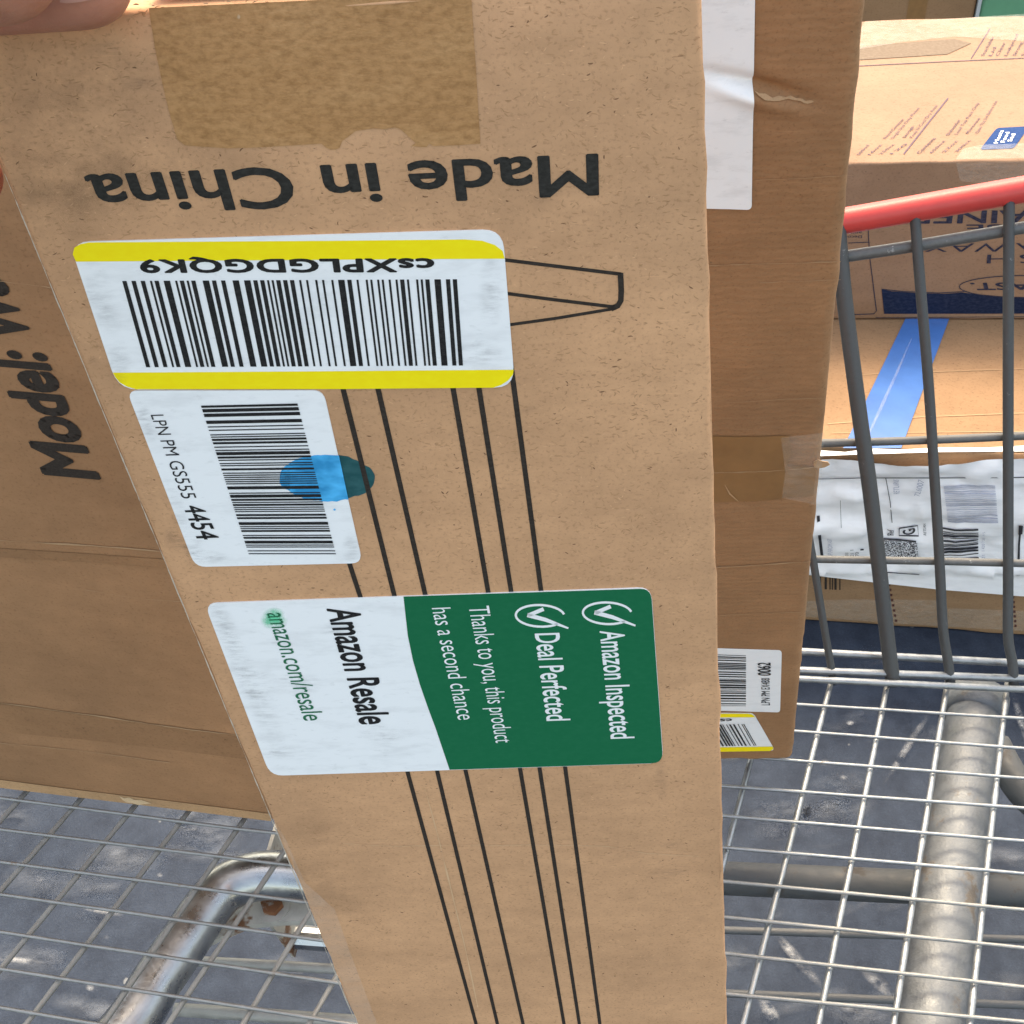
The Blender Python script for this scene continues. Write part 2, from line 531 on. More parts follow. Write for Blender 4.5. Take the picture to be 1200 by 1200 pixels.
# ------------------------------------------------------------------ ground
def ground_mat():
    m, nt, P = new_mat('dark_asphalt')
    c = coords(nt)
    big = noise(nt, c, 3.0, 5, .6); mid = noise(nt, c, 28, 5, .65); fine = noise(nt, c, 420, 3, .7)
    colr = ramp(nt, big, [(.3, (.020, .030, .048)), (.7, (.033, .046, .069))])
    colr = mix(nt, 1.0, colr, ramp(nt, mid, [(.3, (.66, .67, .70)), (.7, (1.32, 1.30, 1.27))]), 'MULTIPLY')
    colr = mix(nt, 1.0, colr, ramp(nt, fine, [(.3, (.84, .84, .84)), (.55, (1, 1, 1)), (.72, (1.25, 1.25, 1.25)), (.8, (1.8, 1.8, 1.8))]), 'MULTIPLY')
    sp = noise(nt, coords(nt, (1, 1, 1), (5, 5, 5)), 46, 2, .4)
    colr = mix(nt, ramp(nt, sp, [(.76, BLK), (.79, WHT)]), colr, (.15, .16, .17))
    sc = noise(nt, coords(nt, (9, 60, 9), (3, 1, 0)), 1.0, 3, .6)
    colr = mix(nt, ramp(nt, sc, [(.66, BLK), (.78, (.35, .35, .35, 1))]), colr, (.07, .078, .09))
    nt.links.new(colr, P.inputs['Base Color'])
    P.inputs['Roughness'].default_value = .7
    P.inputs['Specular IOR Level'].default_value = .15
    nt.links.new(bump(nt, fine, .5, .0012), P.inputs['Normal'])
    return m
m_ground = ground_mat()
gv = [Vector((x, y, 0)) for x, y in ((-60, -60), (60, -60), (60, 60), (-60, 60))]
g_o = mesh_obj('ground', gv, [[0, 1, 2, 3]], m_ground, world_space=True, kind='structure')
FR['ground'] = Matrix()
m_scuff = plain('chalky_scuff', (.085, .088, .095), .8, 0, .3, .4, 300)
GF = Face(G * CAM_H, -G)
def smear(name, face, cxy, ax, ay, h, mat, parent, rot=0.0):
    """soft patch with its own uv"""
    c, s = math.cos(rot), math.sin(rot)
    q = [(-ax, -ay), (ax, -ay), (ax, ay), (-ax, ay)]
    o = mesh_obj(name, [face.at(cxy[0] + x * c - y * s, cxy[1] + x * s + y * c, h) for x, y in q], [[0, 1, 2, 3]], mat, parent)
    uv = o.data.uv_layers.new(name='UVMap')
    for k, t in enumerate(((0, 0), (1, 0), (1, 1), (0, 1))): uv.data[k].uv = t
    return o
m_pale = soft_stain('pale_smear', (.17, .19, .22), 1.0, 12, 1.8)
m_pale2 = soft_stain('chalky_dab', (.30, .31, .32), 1.6, 5, 1.3)
rg = random.Random(12)
for k in range(46):
    if k % 2: x, y = rg.uniform(0, 360), rg.uniform(940, 1200)
    else: x, y = rg.uniform(850, 1200), rg.uniform(770, 1200)
    smear('pale_smear', GF, (x, y), rg.uniform(18, 70), rg.uniform(8, 24), .002 + .00012 * k, m_pale, g_o, rg.uniform(-.5, .3))
for k, (x, y, ax, ay, rt) in enumerate(((935, 1130, 44, 7, .85), (1062, 880, 52, 5, -1.0), (1193, 845, 34, 5, 1.3), (222, 974, 14, 5, .1), (120, 1072, 30, 4, .2), (1005, 1186, 24, 8, .1), (995, 853, 5, 3, 0), (987, 917, 5, 3, 0), (112, 1163, 9, 5, .2), (50, 1035, 5, 4, 0), (190, 1031, 4, 3, 0), (128, 1104, 4, 3, 0), (20, 1130, 40, 4, .1), (965, 900, 8, 4, 0), (1030, 1160, 30, 8, .7), (900, 1190, 20, 8, .9))):
    smear('chalk_mark', GF, (x, y), ax, ay, .0082 + .0002 * k, m_pale2, g_o, rt)

# ------------------------------------------------------------------ the tall carton in front
d1 = Vector((273, 1703, F)).normalized()
u1 = Vector((1, -.036, -.035)).normalized()
n1 = u1.cross(d1).normalized()
FW = 0.115
ref = ray(600, 600)
def line_left(y): return 86.7 + .413 * (y - 400)
def line_right(y): return 822 + .0205 * y
_f = Face(ref, n1 if n1.dot(ref) < 0 else -n1)
wid = (_f.at(line_right(600), 600) - _f.at(line_left(600), 600)).length
f_front = Face(ref * (FW / wid), _f.n)
def top_y(x): return 10 - .048 * (x - 153)
xl, xr = -74.0, 822.6
TLf = f_front.at(xl, top_y(xl)); TRf = f_front.at(xr, top_y(xr))
LEN = 0.0
dl = (f_front.at(line_left(900), 900) - TLf).normalized()
# length down to the wire floor
LEN = (MESH_H - .004 - TLf.dot(G)) / dl.dot(G) - .012
BLf = TLf + dl * LEN
DEP = .062
front = thing('cardboard_box', 'tall narrow brown carton with yellow barcode label and green sticker, gripped by a hand', 'box',
              BLf + (TRf - TLf) * .5, u1, -d1)
carton('carton_body', TLf, TRf, BLf, DEP, .0012, m_kfront, front, (10, 90, 3), .0008, 110, f_front)
# paper fibres lying in the face
def fibres(name, n, seed, mat, lmin, lmax, wmin, wmax):
    r = random.Random(seed); v, f = [], []
    for _ in range(n):
        y = r.uniform(-20, 1230); x = r.uniform(max(line_left(y) + 6, -40), line_right(y) - 4)
        k = (line_right(y) - line_left(y)) / 700.0
        an = r.gauss(0, .75); L_ = r.uniform(lmin, lmax) * k; wd = r.uniform(wmin, wmax) * k; bend = r.uniform(-.8, .8)
        p = Vector((x, y)); b = len(v)
        for q in range(4):
            t = q / 3; a_ = an + bend * (t - .5)
            pp = p + Vector((math.cos(a_), math.sin(a_) * .7)) * L_ * (t - .5)
            nn = Vector((-math.sin(a_), math.cos(a_))) * wd * (.5 if q in (1, 2) else .22)
            v += [f_front.at(pp.x + nn.x, pp.y + nn.y, .00003), f_front.at(pp.x - nn.x, pp.y - nn.y, .00003)]
        f += [[b + 2 * q, b + 2 * q + 1, b + 2 * q + 3, b + 2 * q + 2] for q in range(3)]
    mesh_obj(name, v, f, mat, front, kind='stuff')
fibres('paper_fibres', 5200, 1, plain('fibre_brown', (.475, .255, .134), .8, 0, .2, .15), 2.5, 8, .7, 1.5)
fibres('paper_fibres', 2200, 2, plain('fibre_pale', (.665, .375, .212), .8, 0, .2, .1), 2, 7, .6, 1.3)
fibres('paper_fibres', 420, 3, plain('fibre_dark', (.20, .10, .055), .8, 0, .2, .2), 2, 6, .7, 1.4)
# worn rim along the left fold: thin raised fibres
r_ = random.Random(3)
ys = [203 + k * 5 for k in range(204)]
L = [([(line_left(y) + .9 + .5 * mnoise.noise(Vector((y * .05, 4, 0))), y) for y in ys],
      [max(.15, .9 + 1.3 * mnoise.noise(Vector((y * .021, 0, 0))) + r_.uniform(-.5, .6)) for y in ys])]
strokes('worn_edge', f_front, L, .0003, m_edge, front)
# brown tape over the top edge, its lower end torn
tape_pts = [(174.5, 9.2), (182, 57), (191, 100), (200, 137), (208, 163), (217, 170), (230, 171), (243, 172), (267, 173.5), (290, 173), (310, 172), (345, 170), (377, 168), (381, 172), (387, 175), (393, 175),
            (398, 173), (401, 165), (408, 160), (417, 153), (426, 152), (437, 150), (450, 151), (463, 149), (469, 151), (475, 156), (481, 162), (487, 167), (482, 171), (494, 172), (500, 172), (503, 168), (508, 171), (533, 170), (563, 168),
            (560, 120), (558, 83), (555, 40), (552, -9)]
sheet('brown_tape', f_front, tape_pts, .00012, m_oldtape, front, label='old brown tape with a torn lower end')
# the tape goes on over the top
tp = [f_front.at(174.5, 9.2, -.0022) - d1 * .0022, f_front.at(552, -9, -.0022) - d1 * .0022]
back = -f_front.n
mesh_obj('top_tape', [p - d1 * .0002 + back * k for k in (0, .05) for p in tp], [[0, 1, 3, 2]], m_oldtape, front)
text('printed_text', 'Made in China', f_front, [(699, 181), (100, 206), (117, 251), (700, 227.5)], .0001, m_ink, front, .020)
# line drawing of the product
lines = []
cols = [((403, 640), (422, 698), (477, 902), (558, 1200), (575, 1262)), ((384, 380), (402, 455), (462, 697), (512, 902), (583, 1200), (598, 1262)),
        ((428, 380), (443, 455), (498, 695), (545, 900), (613, 1200), (627, 1262)), ((519, 380), (531, 455), (572, 693), (609, 898), (661, 1200), (672, 1262)),
        ((550, 380), (561, 453), (599, 693), (632, 898), (679, 1200), (689, 1262)), ((592, 380), (600, 437), (634, 692), (662, 897), (703, 1200), (711, 1262))]
for c in cols: lines.append((c, [6.4 - 2.6 * (p[1] - 400) / 800 for p in c]))
lines += [([(585, 303.5), (650, 311.5), (728, 321)], 4.2), ([(727, 319.5), (728, 340), (727.5, 352), (724, 358), (716, 361.5)], 6.6),
          ([(585, 342.5), (650, 351), (720, 359.5)], 4.0), ([(585, 382), (650, 373), (722, 361)], 3.6)]
strokes('printed_drawing', f_front, lines, .0001, m_inkbrown, front)
# yellow barcode label
yl = sheet('barcode_label', f_front, round_poly([(82, 283), (589, 268), (603.5, 453), (139, 455.5)], 24), .00034, m_lbl, front, .0003, label='white barcode label with yellow bands')
sheet('yellow_band', f_front, [(86, 297), (88, 289), (95, 285), (105, 283), (250, 282), (400, 281), (545, 279.5), (565, 281), (580, 286), (589, 293), (591.5, 302), (340, 303.5), (90, 305.5)], .00040, m_yellow, yl)
sheet('yellow_band', f_front, [(133, 435.5), (360, 434), (602, 432), (601, 438), (595, 445), (587, 450), (578, 453), (400, 454.6), (160, 454.8), (150, 452), (141, 447), (136, 441)], .00040, m_yellow, yl)
text('label_code', 'csXPLGDGQK9', f_front, [(507, 302), (164, 303.5), (168, 318), (508, 317)], .00043, m_lblbar, yl, .036, 1.08)
barcode('barcode', f_front, [(144, 328), (536, 326), (543, 427), (172, 429)], .00043, m_lblbar, yl, 44, 11)
# white tracking label
ll = sheet('tracking_label', f_front, round_poly([(149, 457), (379, 456.5), (425, 659), (229, 663.5)], 13), .00028, m_lbl, front, .00025)
barcode('barcode', f_front, [(236, 474), (292, 648), (394, 648), (349, 471.5)], .00044, m_lblbar, ll, 46, 5)
text('label_code', 'LPN PM GS555', f_front, [(177, 485), (214, 583), (231, 582.5), (192, 484.5)], .0004, m_lblbar, ll, -.004)
text('label_code', '4454', f_front, [(215, 591.5), (232, 631), (257, 630), (238, 591)], .0004, m_lblbar, ll, .012)
def ragged(pts, seed):
    P = spline([Vector((*p, 0)) for p in pts], 5)
    return [(p.x + 1.3 * mnoise.noise(Vector((p.x * .11, p.y * .11, seed))), p.y + 1.6 * mnoise.noise(Vector((p.x * .13, p.y * .13, seed + 5)))) for p in P]
blot_a = [(327.5, 560), (331, 549), (340, 541), (352, 535.5), (366, 533), (380, 532), (397.4, 532.6), (408.2, 584), (385, 586.5), (367, 585), (350, 580), (337, 573), (330, 567)]
blot_a = blot_a[6:7] + ragged(blot_a[7:] + blot_a[:6], 1)
sheet('ink_blot', f_front, blot_a, .00036, m_blue, ll, label='blue ink blot')
sheet('ink_blot', f_front, [(392.3 + 1.5 * math.cos(k), 596 + 1.2 * math.sin(k)) for k in range(6)], .00036, m_blue, ll)
sheet('ink_blot', f_front, ragged([(396.6, 532.6), (408, 535), (420, 541), (431, 547), (438, 554), (440, 560), (437.5, 568), (430, 576), (418, 581), (407.2, 584)], 3), .00006, m_teal, front, label='blue ink soaked into the brown board')
# green resale sticker
al = sheet('resale_sticker', f_front, round_poly([(240, 706), (763, 687.5), (777.5, 893), (317, 908)], 15), .00034, m_lbl, front, .0003, label='white and green sticker')
gp = [(473, 697.6), (478, 743), (484, 772), (492, 800), (501, 826), (511, 853), (527, 900.6)]
gp += round_poly([(527, 900.8), (777, 892.6), (762.6, 688.2), (473, 697.6)], 13)[6:18]
sheet('green_panel', f_front, gp, .00040, m_green, al)
S = .00046
text('sticker_text', 'Amazon Resale', f_front, [(384, 712), (423, 847), (458, 846), (420, 711)], S, m_lblbar, al, .021)
text('sticker_text', 'amazon.com/resale', f_front, [(313, 717), (357, 843), (381, 842), (336, 716)], S, m_dgreen, al, .002)
text('sticker_text', 'has a second chance', f_front, [(506, 711), (537, 842), (558, 841), (528, 710)], S, m_whiteink, al, -.003)
text('sticker_text', 'Thanks to you, this product', f_front, [(549, 709), (581, 869), (602, 868), (573, 708)], S, m_whiteink, al, -.003)
text('sticker_text', 'Deal Perfected', f_front, [(627, 741), (641, 843), (668, 842), (655, 740)], S, m_whiteink, al, .012)
text('sticker_text', 'Amazon Inspected', f_front, [(703, 738), (716, 864), (743, 863), (731, 737)], S, m_whiteink, al, .012)
for (x, y) in ((633, 720), (711.5, 717)):
    arc = []
    for k in range(31):
        t = math.radians(48 + k * 304 / 30)
        arc.append((x + 28.5 * math.cos(t) + 2 * math.sin(t), y + 12.7 * math.sin(t)))
    strokes('check_icon', f_front, [(arc, 2.6), ([(x - 13, y - 1), (x - 4, y + 8), (x + 33, y + 14)], [3.2, 4.2, 3.6]) if False else
        ([(x + 4, y - 8), (x - 14, y - .5), (x + 2, y + 4), (x + 33, y + 14.5)][0:2], [4.5, 4.5]), ([(x - 15, y - 1), (x + 6, y + 4.5), (x + 33, y + 14.5)], [5.0, 4.6, 2.0])], S, m_whiteink, al)
smear('ink_smear', f_front, (322, 724), 17, 14, .00043, m_ggreen, al)
for cxy, ax, ay, rt in (((262, 730), 16, 40, -.4), ((285, 780), 16, 44, -.4), ((312, 838), 16, 46, -.4), ((300, 800), 30, 20, 0), ((395, 735), 22, 8, 0), ((350, 800), 30, 16, 0), ((450, 860), 34, 14, 0), ((330, 880), 30, 10, 0)):
    smear('rub_mark', f_front, cxy, ax, ay, .00042, m_smudge, al, rt)
for cxy, ax, ay, rt in (((226, 640), 14, 30, -.4), ((245, 652), 26, 9, 0), ((170, 490), 12, 30, -.4), ((205, 590), 12, 40, -.4), ((300, 560), 40, 20, 0), ((412, 640), 12, 20, 0)):
    smear('rub_mark', f_front, cxy, ax, ay, .00036, m_smudge, ll, rt)
for cxy, ax, ay, rt in (((120, 350), 20, 50, -.3), ((575, 340), 16, 50, 0), ((140, 425), 16, 30, 0), ((560, 415), 40, 16, 0)):
    smear('rub_mark', f_front, cxy, ax, ay, .00042, m_smudge, yl, rt)
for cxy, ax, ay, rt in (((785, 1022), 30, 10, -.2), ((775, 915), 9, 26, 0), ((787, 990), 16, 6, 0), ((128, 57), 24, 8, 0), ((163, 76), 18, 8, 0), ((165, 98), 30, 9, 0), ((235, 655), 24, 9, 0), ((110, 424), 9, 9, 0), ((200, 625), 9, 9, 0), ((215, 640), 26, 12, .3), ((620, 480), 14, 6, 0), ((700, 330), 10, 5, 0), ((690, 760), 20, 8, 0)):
    smear('dirt_shade_mark', f_front, cxy, ax, ay, .00008, m_smudge, front, rt)
for cxy, ax, ay, rt in (((140, 140), 95, 130, 0), ((50, 90), 130, 110, .2), ((60, 210), 110, 100, 0), ((230, 215), 180, 60, 0), ((370, 1030), 60, 130, -.3), ((660, 240), 160, 50, 0)):  # the top-left patches also paint in the shade of hand and photographer
    smear('dirt_shade_mark', f_front, cxy, ax, ay, .00005, m_dirt_shade, front, rt)
def crease(face, pts, h, mat, parent, wd, seed=1):
    """a broken, uneven fold line"""
    r = random.Random(seed); P = spline([Vector((*p, 0)) for p in pts], 10)
    i = 0; seg = []
    strokes('crease_line', face, [([(p.x, p.y + r.uniform(-.25, .25)) for p in P], [max(.12, wd * (.55 + .9 * mnoise.noise(Vector((k * .31, seed * 3.1, 0))))) for k in range(len(P))])], h, mat, parent)
crease(f_front, [(402, 988), (460, 991), (560, 990), (700, 991), (755, 999), (820, 1003)], .00009, m_crease, front, .9, 1)
crease(f_front, [(497, 920), (512, 975), (528, 1040), (545, 1110), (560, 1180)], .00007, m_crease, front, 2.0, 2)
sheet('clear_tape', f_front, [(315, 949), (336, 985), (357, 1033), (378, 1052), (386, 1060), (392, 1064), (412, 1120), (466, 1262), (446, 1262), (401, 1155), (359, 1052)], .00014, m_clear, front)
# flap seam of the top
tq = [TLf - d1 * .0003 + back * .031 + (TRf - TLf) * k for k in (.02, .98)]
mesh_obj('flap_seam', [tq[0], tq[1], tq[1] + back * .0012, tq[0] + back * .0012], [[0, 1, 2, 3]], m_edge, front)

# ------------------------------------------------------------------ the carton at left (upright on the wire floor)
bl0, bl1 = on_level(0, 923, MESH_H - .006), on_level(317, 962, MESH_H - .006)
ub = (bl1 - bl0).normalized()
nl = ub.cross(G).normalized()
if nl.dot(bl0) > 0: nl = -nl
f_left = Face(bl0, nl)
BLl = bl0 - ub * .12; BRl = bl0 + ub * .30
HL = .62
left = thing('cardboard_box', 'wide plain brown carton with large dark sideways lettering, on the grid floor of the cart', 'box', (BLl + BRl) / 2, ub, UP)
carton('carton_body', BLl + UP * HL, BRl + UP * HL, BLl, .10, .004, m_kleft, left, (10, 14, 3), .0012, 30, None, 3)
text('printed_text', 'Model:', f_left, [(115, 559.5), (50.5, 415), (-9, 410), (53, 554)], .0004, m_inkbrown, left, .04)
text('printed_text', 'Wo', f_left, [(38, 397), (1, 325), (-55, 318), (-18, 392)], .0004, m_inkbrown, left, .04)
m_dkband = kraft('rubbed_band', (.305, .155, .075), 2.4, 9.1)
sheet('tape_band', f_left, [(-60, 632), (0, 642), (100, 648), (196, 655), (201, 666), (120, 659), (0, 652), (-60, 644)], .0005, m_dkband, left)
sheet('tape_band', f_left, [(-60, 818), (0, 824), (120, 840), (283, 862), (320, 897), (280, 888), (120, 868), (0, 857), (-60, 850)], .0005, m_dkband, left)
for k_, (pts, wd) in enumerate((([(-60, 620), (0, 632), (100, 638), (190, 645)], 2.0), ([(-60, 816), (0, 823), (120, 839), (200, 851), (283, 861)], 1.5), ([(-20, 326), (20, 331), (60, 336)], 1.3), ([(100, 690), (160, 700), (215, 704)], .6), ([(0, 870), (100, 880), (200, 893)], .8))):
    crease(f_left, pts, .0007, m_crease2, left, wd, 3 + k_)
rim = sheet('bottom_rim', f_left, [(-60, 905), (0, 913), (100, 926), (200, 938), (318, 953), (318, 961.5), (200, 946.8), (100, 934.6), (0, 922.4), (-60, 915)], .0006, kraft('pale_rim', (.47, .275, .145), 2.0, 3.7), left)
tv = [(140, 931), (146, 934), (152, 933), (158, 936), (166, 936), (178, 940), (170, 941), (163, 942), (156, 940), (149, 939), (144, 936)]
sheet('tear', f_left, tv, .0010, m_tear, left)

# ------------------------------------------------------------------ the carton at right behind
d2 = Vector((250, 1100, F)).normalized()
u2 = Vector((1, -.02, -.03)).normalized()
n2 = u2.cross(d2).normalized()
PB = on_level(929, 893, MESH_H - .005)
if n2.dot(PB) > 0: n2 = -n2
def dent(x, y):
    """crushed fold below the upper label, a lifted lip under it"""
    if x < 815 or x > 1030: return 0.0
    v = 0.0
    yc = 100 + (x - 884) * .27                      # fold line
    amp = math.exp(-((x - 890) / 48.0) ** 2)
    t = (y - yc)
    v -= .0042 * amp * math.exp(-((t + 1) / 9.0) ** 2)
    v += .0022 * amp * math.exp(-((t - 16) / 10.0) ** 2)
    v += .0006 * mnoise.noise(Vector((x * .02, y * .012, 3)))
    return v
f_right = Face(PB, n2, dent)
Rb = f_right.at(929, 893); 
f_right_flat = Face(PB, n2)
lr = (f_right_flat.at(1018, 0) - f_right_flat.at(931, 880))
upr = lr.normalized()
HR = lr.length * 1.03 + .03
BRr = f_right_flat.at(929.5, 891)
WR = .135
TRr = BRr + upr * HR
right = thing('cardboard_box', 'brown carton with a long blank white label and a creased dent beside the cart wall', 'box', BRr - u2 * WR * .5, u2, -d2)
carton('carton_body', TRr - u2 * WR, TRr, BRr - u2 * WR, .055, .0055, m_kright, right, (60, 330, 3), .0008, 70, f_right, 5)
wl = sheet('blank_label', f_right, round_poly([(770, -60), (885.5, -60), (880.5, 244.5), (765, 242)], 6), .0008, paper('white_label_far', (.84, .85, .86), .42, .13, 1.5), right, 0, 'long blank white label', 8)
m_lbl2 = paper('white_label_small', (.84, .85, .86), .42, .06, 1.5)
m_bar2 = ink('label_black_far', (.012, .011, .011), .5, .4, 1.5)
tl_ = sheet('tracking_label', f_right, round_poly([(770, 757), (916, 761.5), (914, 834), (770, 830)], 4), .0005, m_lbl2, right, .0003)
barcode('barcode', f_right, [(790, 764), (790, 826), (874, 826.5), (874, 767)], .0009, m_bar2, tl_, 26, 3)
text('label_code', 'LPN PM EX4BB', f_right, [(902, 825), (901.5, 793), (892, 793), (892, 825)], .0009, m_bar2, tl_, 0)
text('label_code', '0062', f_right, [(903, 790), (902.5, 775), (888, 775), (888, 790)], .0009, m_bar2, tl_, .012)
yl2 = sheet('barcode_label', f_right, round_poly([(770, 835), (883, 835.5), (908, 878.5), (790, 881)], 5), .0005, m_lbl2, right, .0003)
sheet('yellow_band', f_right, [(770, 835.4), (876, 835.6), (881, 836.5), (885, 839.6), (770, 840)], .0008, m_yellow, yl2)
sheet('yellow_band', f_right, [(790, 875.6), (905.5, 873.6), (906, 876.5), (902, 878.6), (790, 880.6)], .0008, m_yellow, yl2)
text('label_code', 'csX', f_right, [(857, 841), (830, 841.3), (830, 845), (858, 844.6)], .0009, m_bar2, yl2, .02)
barcode('barcode', f_right, [(800, 848), (872, 847.5), (886.5, 872.5), (815, 873)], .0009, m_bar2, yl2, 20, 8)
sheet('tape_band', f_right, [(770, 511), (925, 510), (928, 530), (922, 545), (955, 546), (958, 551), (830, 552.5), (770, 553)], .0006, m_browntape, right, 0, None, 3)
sheet('tape_band', f_right, [(770, 554), (830, 553.5), (956, 550), (953, 580), (880, 587), (770, 588)], .0006, m_browntape, right, 0, None, 3)
sheet('clear_tape', f_right, [(915, 512), (966, 505), (962, 560), (955, 590), (916, 582), (920, 552)], .0009, m_clear, right, 0, None, 3)
for k_, (pts, wd) in enumerate((([(828, 552.6), (880, 552), (930, 549), (957, 546)], 1.6), ([(833, 664), (880, 661.5), (950, 657)], 1.5), ([(828, 310), (880, 308.5), (985, 306)], 1.4), ([(890, 330), (985, 327)], .7), ([(840, 720), (940, 716)], .6), ([(850, 470), (965, 465)], .6), ([(886, 210), (1000, 204)], .6))):
    crease(f_right, pts, .0008, m_crease2, right, wd, 20 + k_)
sheet('tear', f_right, [(884, 106.5), (890, 109), (897, 110), (905, 113.6), (913, 113), (921, 114.6), (927, 113.6), (934, 116), (940, 116), (944, 118.5), (952, 117.6), (954, 119.5), (947, 121.5), (942, 120.6), (938, 118.6), (930, 117.6), (924, 116), (913, 116.6), (906, 116), (896, 114.4), (889, 110.6)], .0009, m_tear2, right, 0, None, 3)
sheet('tear', f_right, [(953, 540), (958, 537), (963, 539), (970, 540), (972, 543), (966, 546), (960, 547), (954, 546)], .0009, m_tear2, right, .0005)
strokes('dirt_shade_mark', f_right, [([(849, 566), (855, 577), (865, 586)], [.5, 1.8, .6])], .0012, m_tear2, right)

# ------------------------------------------------------------------ shopping cart
def metal(name, c, rough, rust, scale=70, met=1.0, spots=.7, bmp=.0003):
    m, nt, P = new_mat(name)
    n1 = noise(nt, coords(nt), scale, 5, .65)
    n2 = noise(nt, coords(nt, (1, 1, 1), (4, 4, 4)), scale * .35, 5, .7)
    base = ramp(nt, n1, [(.3, tuple(x * .75 for x in c)), (.7, tuple(min(1, x * 1.12) for x in c))])
    msk = ramp(nt, n2, [(spots, BLK), (spots + .07, WHT)])
    nt.links.new(mix(nt, msk, base, rust), P.inputs['Base Color'])
    inv = nt.nodes.new('ShaderNodeMath'); inv.operation = 'SUBTRACT'; inv.inputs[0].default_value = met
    nt.links.new(msk, inv.inputs[1]); inv.use_clamp = True
    nt.links.new(inv.outputs[0], P.inputs['Metallic'])
    nt.links.new(ramp(nt, n1, [(.3, (rough * .7,) * 3), (.7, (min(1, rough * 1.4),) * 3)]), P.inputs['Roughness'])
    nt.links.new(bump(nt, noise(nt, coords(nt), scale * 6, 3, .6), .4, bmp), P.inputs['Normal'])
    return m
m_wire = metal('galvanised_wire', (.33, .35, .365), .46, (.17, .10, .06), 120, .85, .66, .0006)
m_wiredull = metal('dull_shaded_wire', (.30, .295, .275), .55, (.16, .11, .07), 90, .35, .66)  # duller copy of the wire: the cartons' shade painted into the left wires
m_wiremid = metal('grey_shaded_wire', (.30, .305, .30), .5, (.17, .11, .07), 110, .55, .64, .0006)  # in-between copy: part of that shade painted into the nearer cross wires
m_bar = metal('grey_coated_bar', (.054, .060, .064), .55, (.17, .175, .18), 320, .15, .66)
m_chrome = metal('worn_chrome', (.46, .475, .485), .30, (.13, .06, .035), 55, 1.0, .655)
m_galv = metal('galvanised_tube', (.165, .182, .198), .58, (.115, .10, .085), 75, .45, .60, .0010)
m_low = metal('dim_wire', (.10, .105, .11), .6, (.1, .07, .05), 60, .3, .66)
m_rail2 = metal('speckled_rail', (.125, .128, .128), .5, (.36, .37, .37), 300, .3, .64)
m_dull = metal('weathered_tube', (.068, .074, .080), .65, (.045, .04, .038), 70, .2, .56)
m_red = plain('red_plastic_grip', (.55, .050, .045), .42, 0, .5, .06, 60, .0002, 0, 600)
cart = thing('shopping_cart', 'grey wire shopping cart with red handle, chrome frame tubes and open grid floor', 'cart', G * CAM_H + FWD * .75)
# wire floor, lines fitted to two families
def lvl(x, y, d=0.0): return on_level(x, y, MESH_H + d)
def floor_pt(x, y, d): return lvl(x, y, d)
import itertools
# picture position of the floor lines -> points of the wire plane
GM = None
def grid_h():
    """grid (i along the cross direction, j towards the viewer) -> wire plane, from four measured crossings"""
    pass
A_right = [((878.5, 893), (843, 1027)), ((974, 800), (871.5, 1200)), ((1040, 800), (960, 1197)), ((1110, 803), (1048, 1197)), ((1180, 806.5), (1137, 1193))]
A_left = [((25, 935), (0, 963)), ((90, 942), (0, 1045)), ((153, 950), (3, 1133)), ((218, 955), (33, 1197)), ((285, 962), (123, 1198)), ((330, 1002), (200, 1197)), ((361, 1073), (287, 1197)), ((393, 1147), (368, 1190))]
def infinite(a_, b_, d=0.0):
    p, q = lvl(*a_, d), lvl(*b_, d)
    return p, (q - p).normalized()
jend = on_level(1200, 795, MESH_H); jst = on_level(937, 785, MESH_H)
ax_b = (jend - jst).normalized()
def cut(p, dirv, o, along):
    """where the floor line p + t dir meets the floor line o + s along"""
    nn = along.cross(G).normalized()
    t = (o - p).dot(nn) / dirv.dot(nn)
    return p + dirv * t
RW = .0021
far_o = on_level(1000, 789, MESH_H)          # the wall end of the floor
near_o = on_level(600, 1420, MESH_H)
for a_, b_ in A_right:
    p, dv = infinite(a_, b_, .0045)
    P0 = cut(p, dv, far_o, ax_b); P1 = cut(p, dv, near_o, ax_b)
    wire('floor_wire', [P0, P1], RW, m_wire, cart, 8)
# hidden middle lines between the two measured sets
mid = []
pA, dA = infinite(*A_left[-1], .0045); pB, dB = infinite(*A_right[0], .0045)
for a_, b_ in A_left:
    p, dv = infinite(a_, b_, .0045)
    P0 = cut(p, dv, far_o, ax_b); P1 = cut(p, dv, near_o, ax_b)
    wire('floor_wire', [P0, P1], RW * .92, m_wiredull, cart, 8)
p0a, p1a = cut(pA, dA, far_o, ax_b), cut(pA, dA, near_o, ax_b)
p0b, p1b = cut(pB, dB, far_o, ax_b), cut(pB, dB, near_o, ax_b)
for k in range(1, 5):
    t = k / 5
    wire('floor_wire', [p0a.lerp(p0b, t), p1a.lerp(p1b, t)], RW, m_wire, cart, 8)
pL, dL = infinite(*A_right[-1], .0045)
pL2, dL2 = infinite(*A_right[-2], .0045)
e0, e1 = cut(pL, dL, far_o, ax_b), cut(pL, dL, near_o, ax_b)
s0 = e0 - cut(pL2, dL2, far_o, ax_b); s1 = e1 - cut(pL2, dL2, near_o, ax_b)
for k in range(1, 5):
    wire('floor_wire', [e0 + s0 * k, e1 + s1 * k], RW, m_wire, cart, 8)
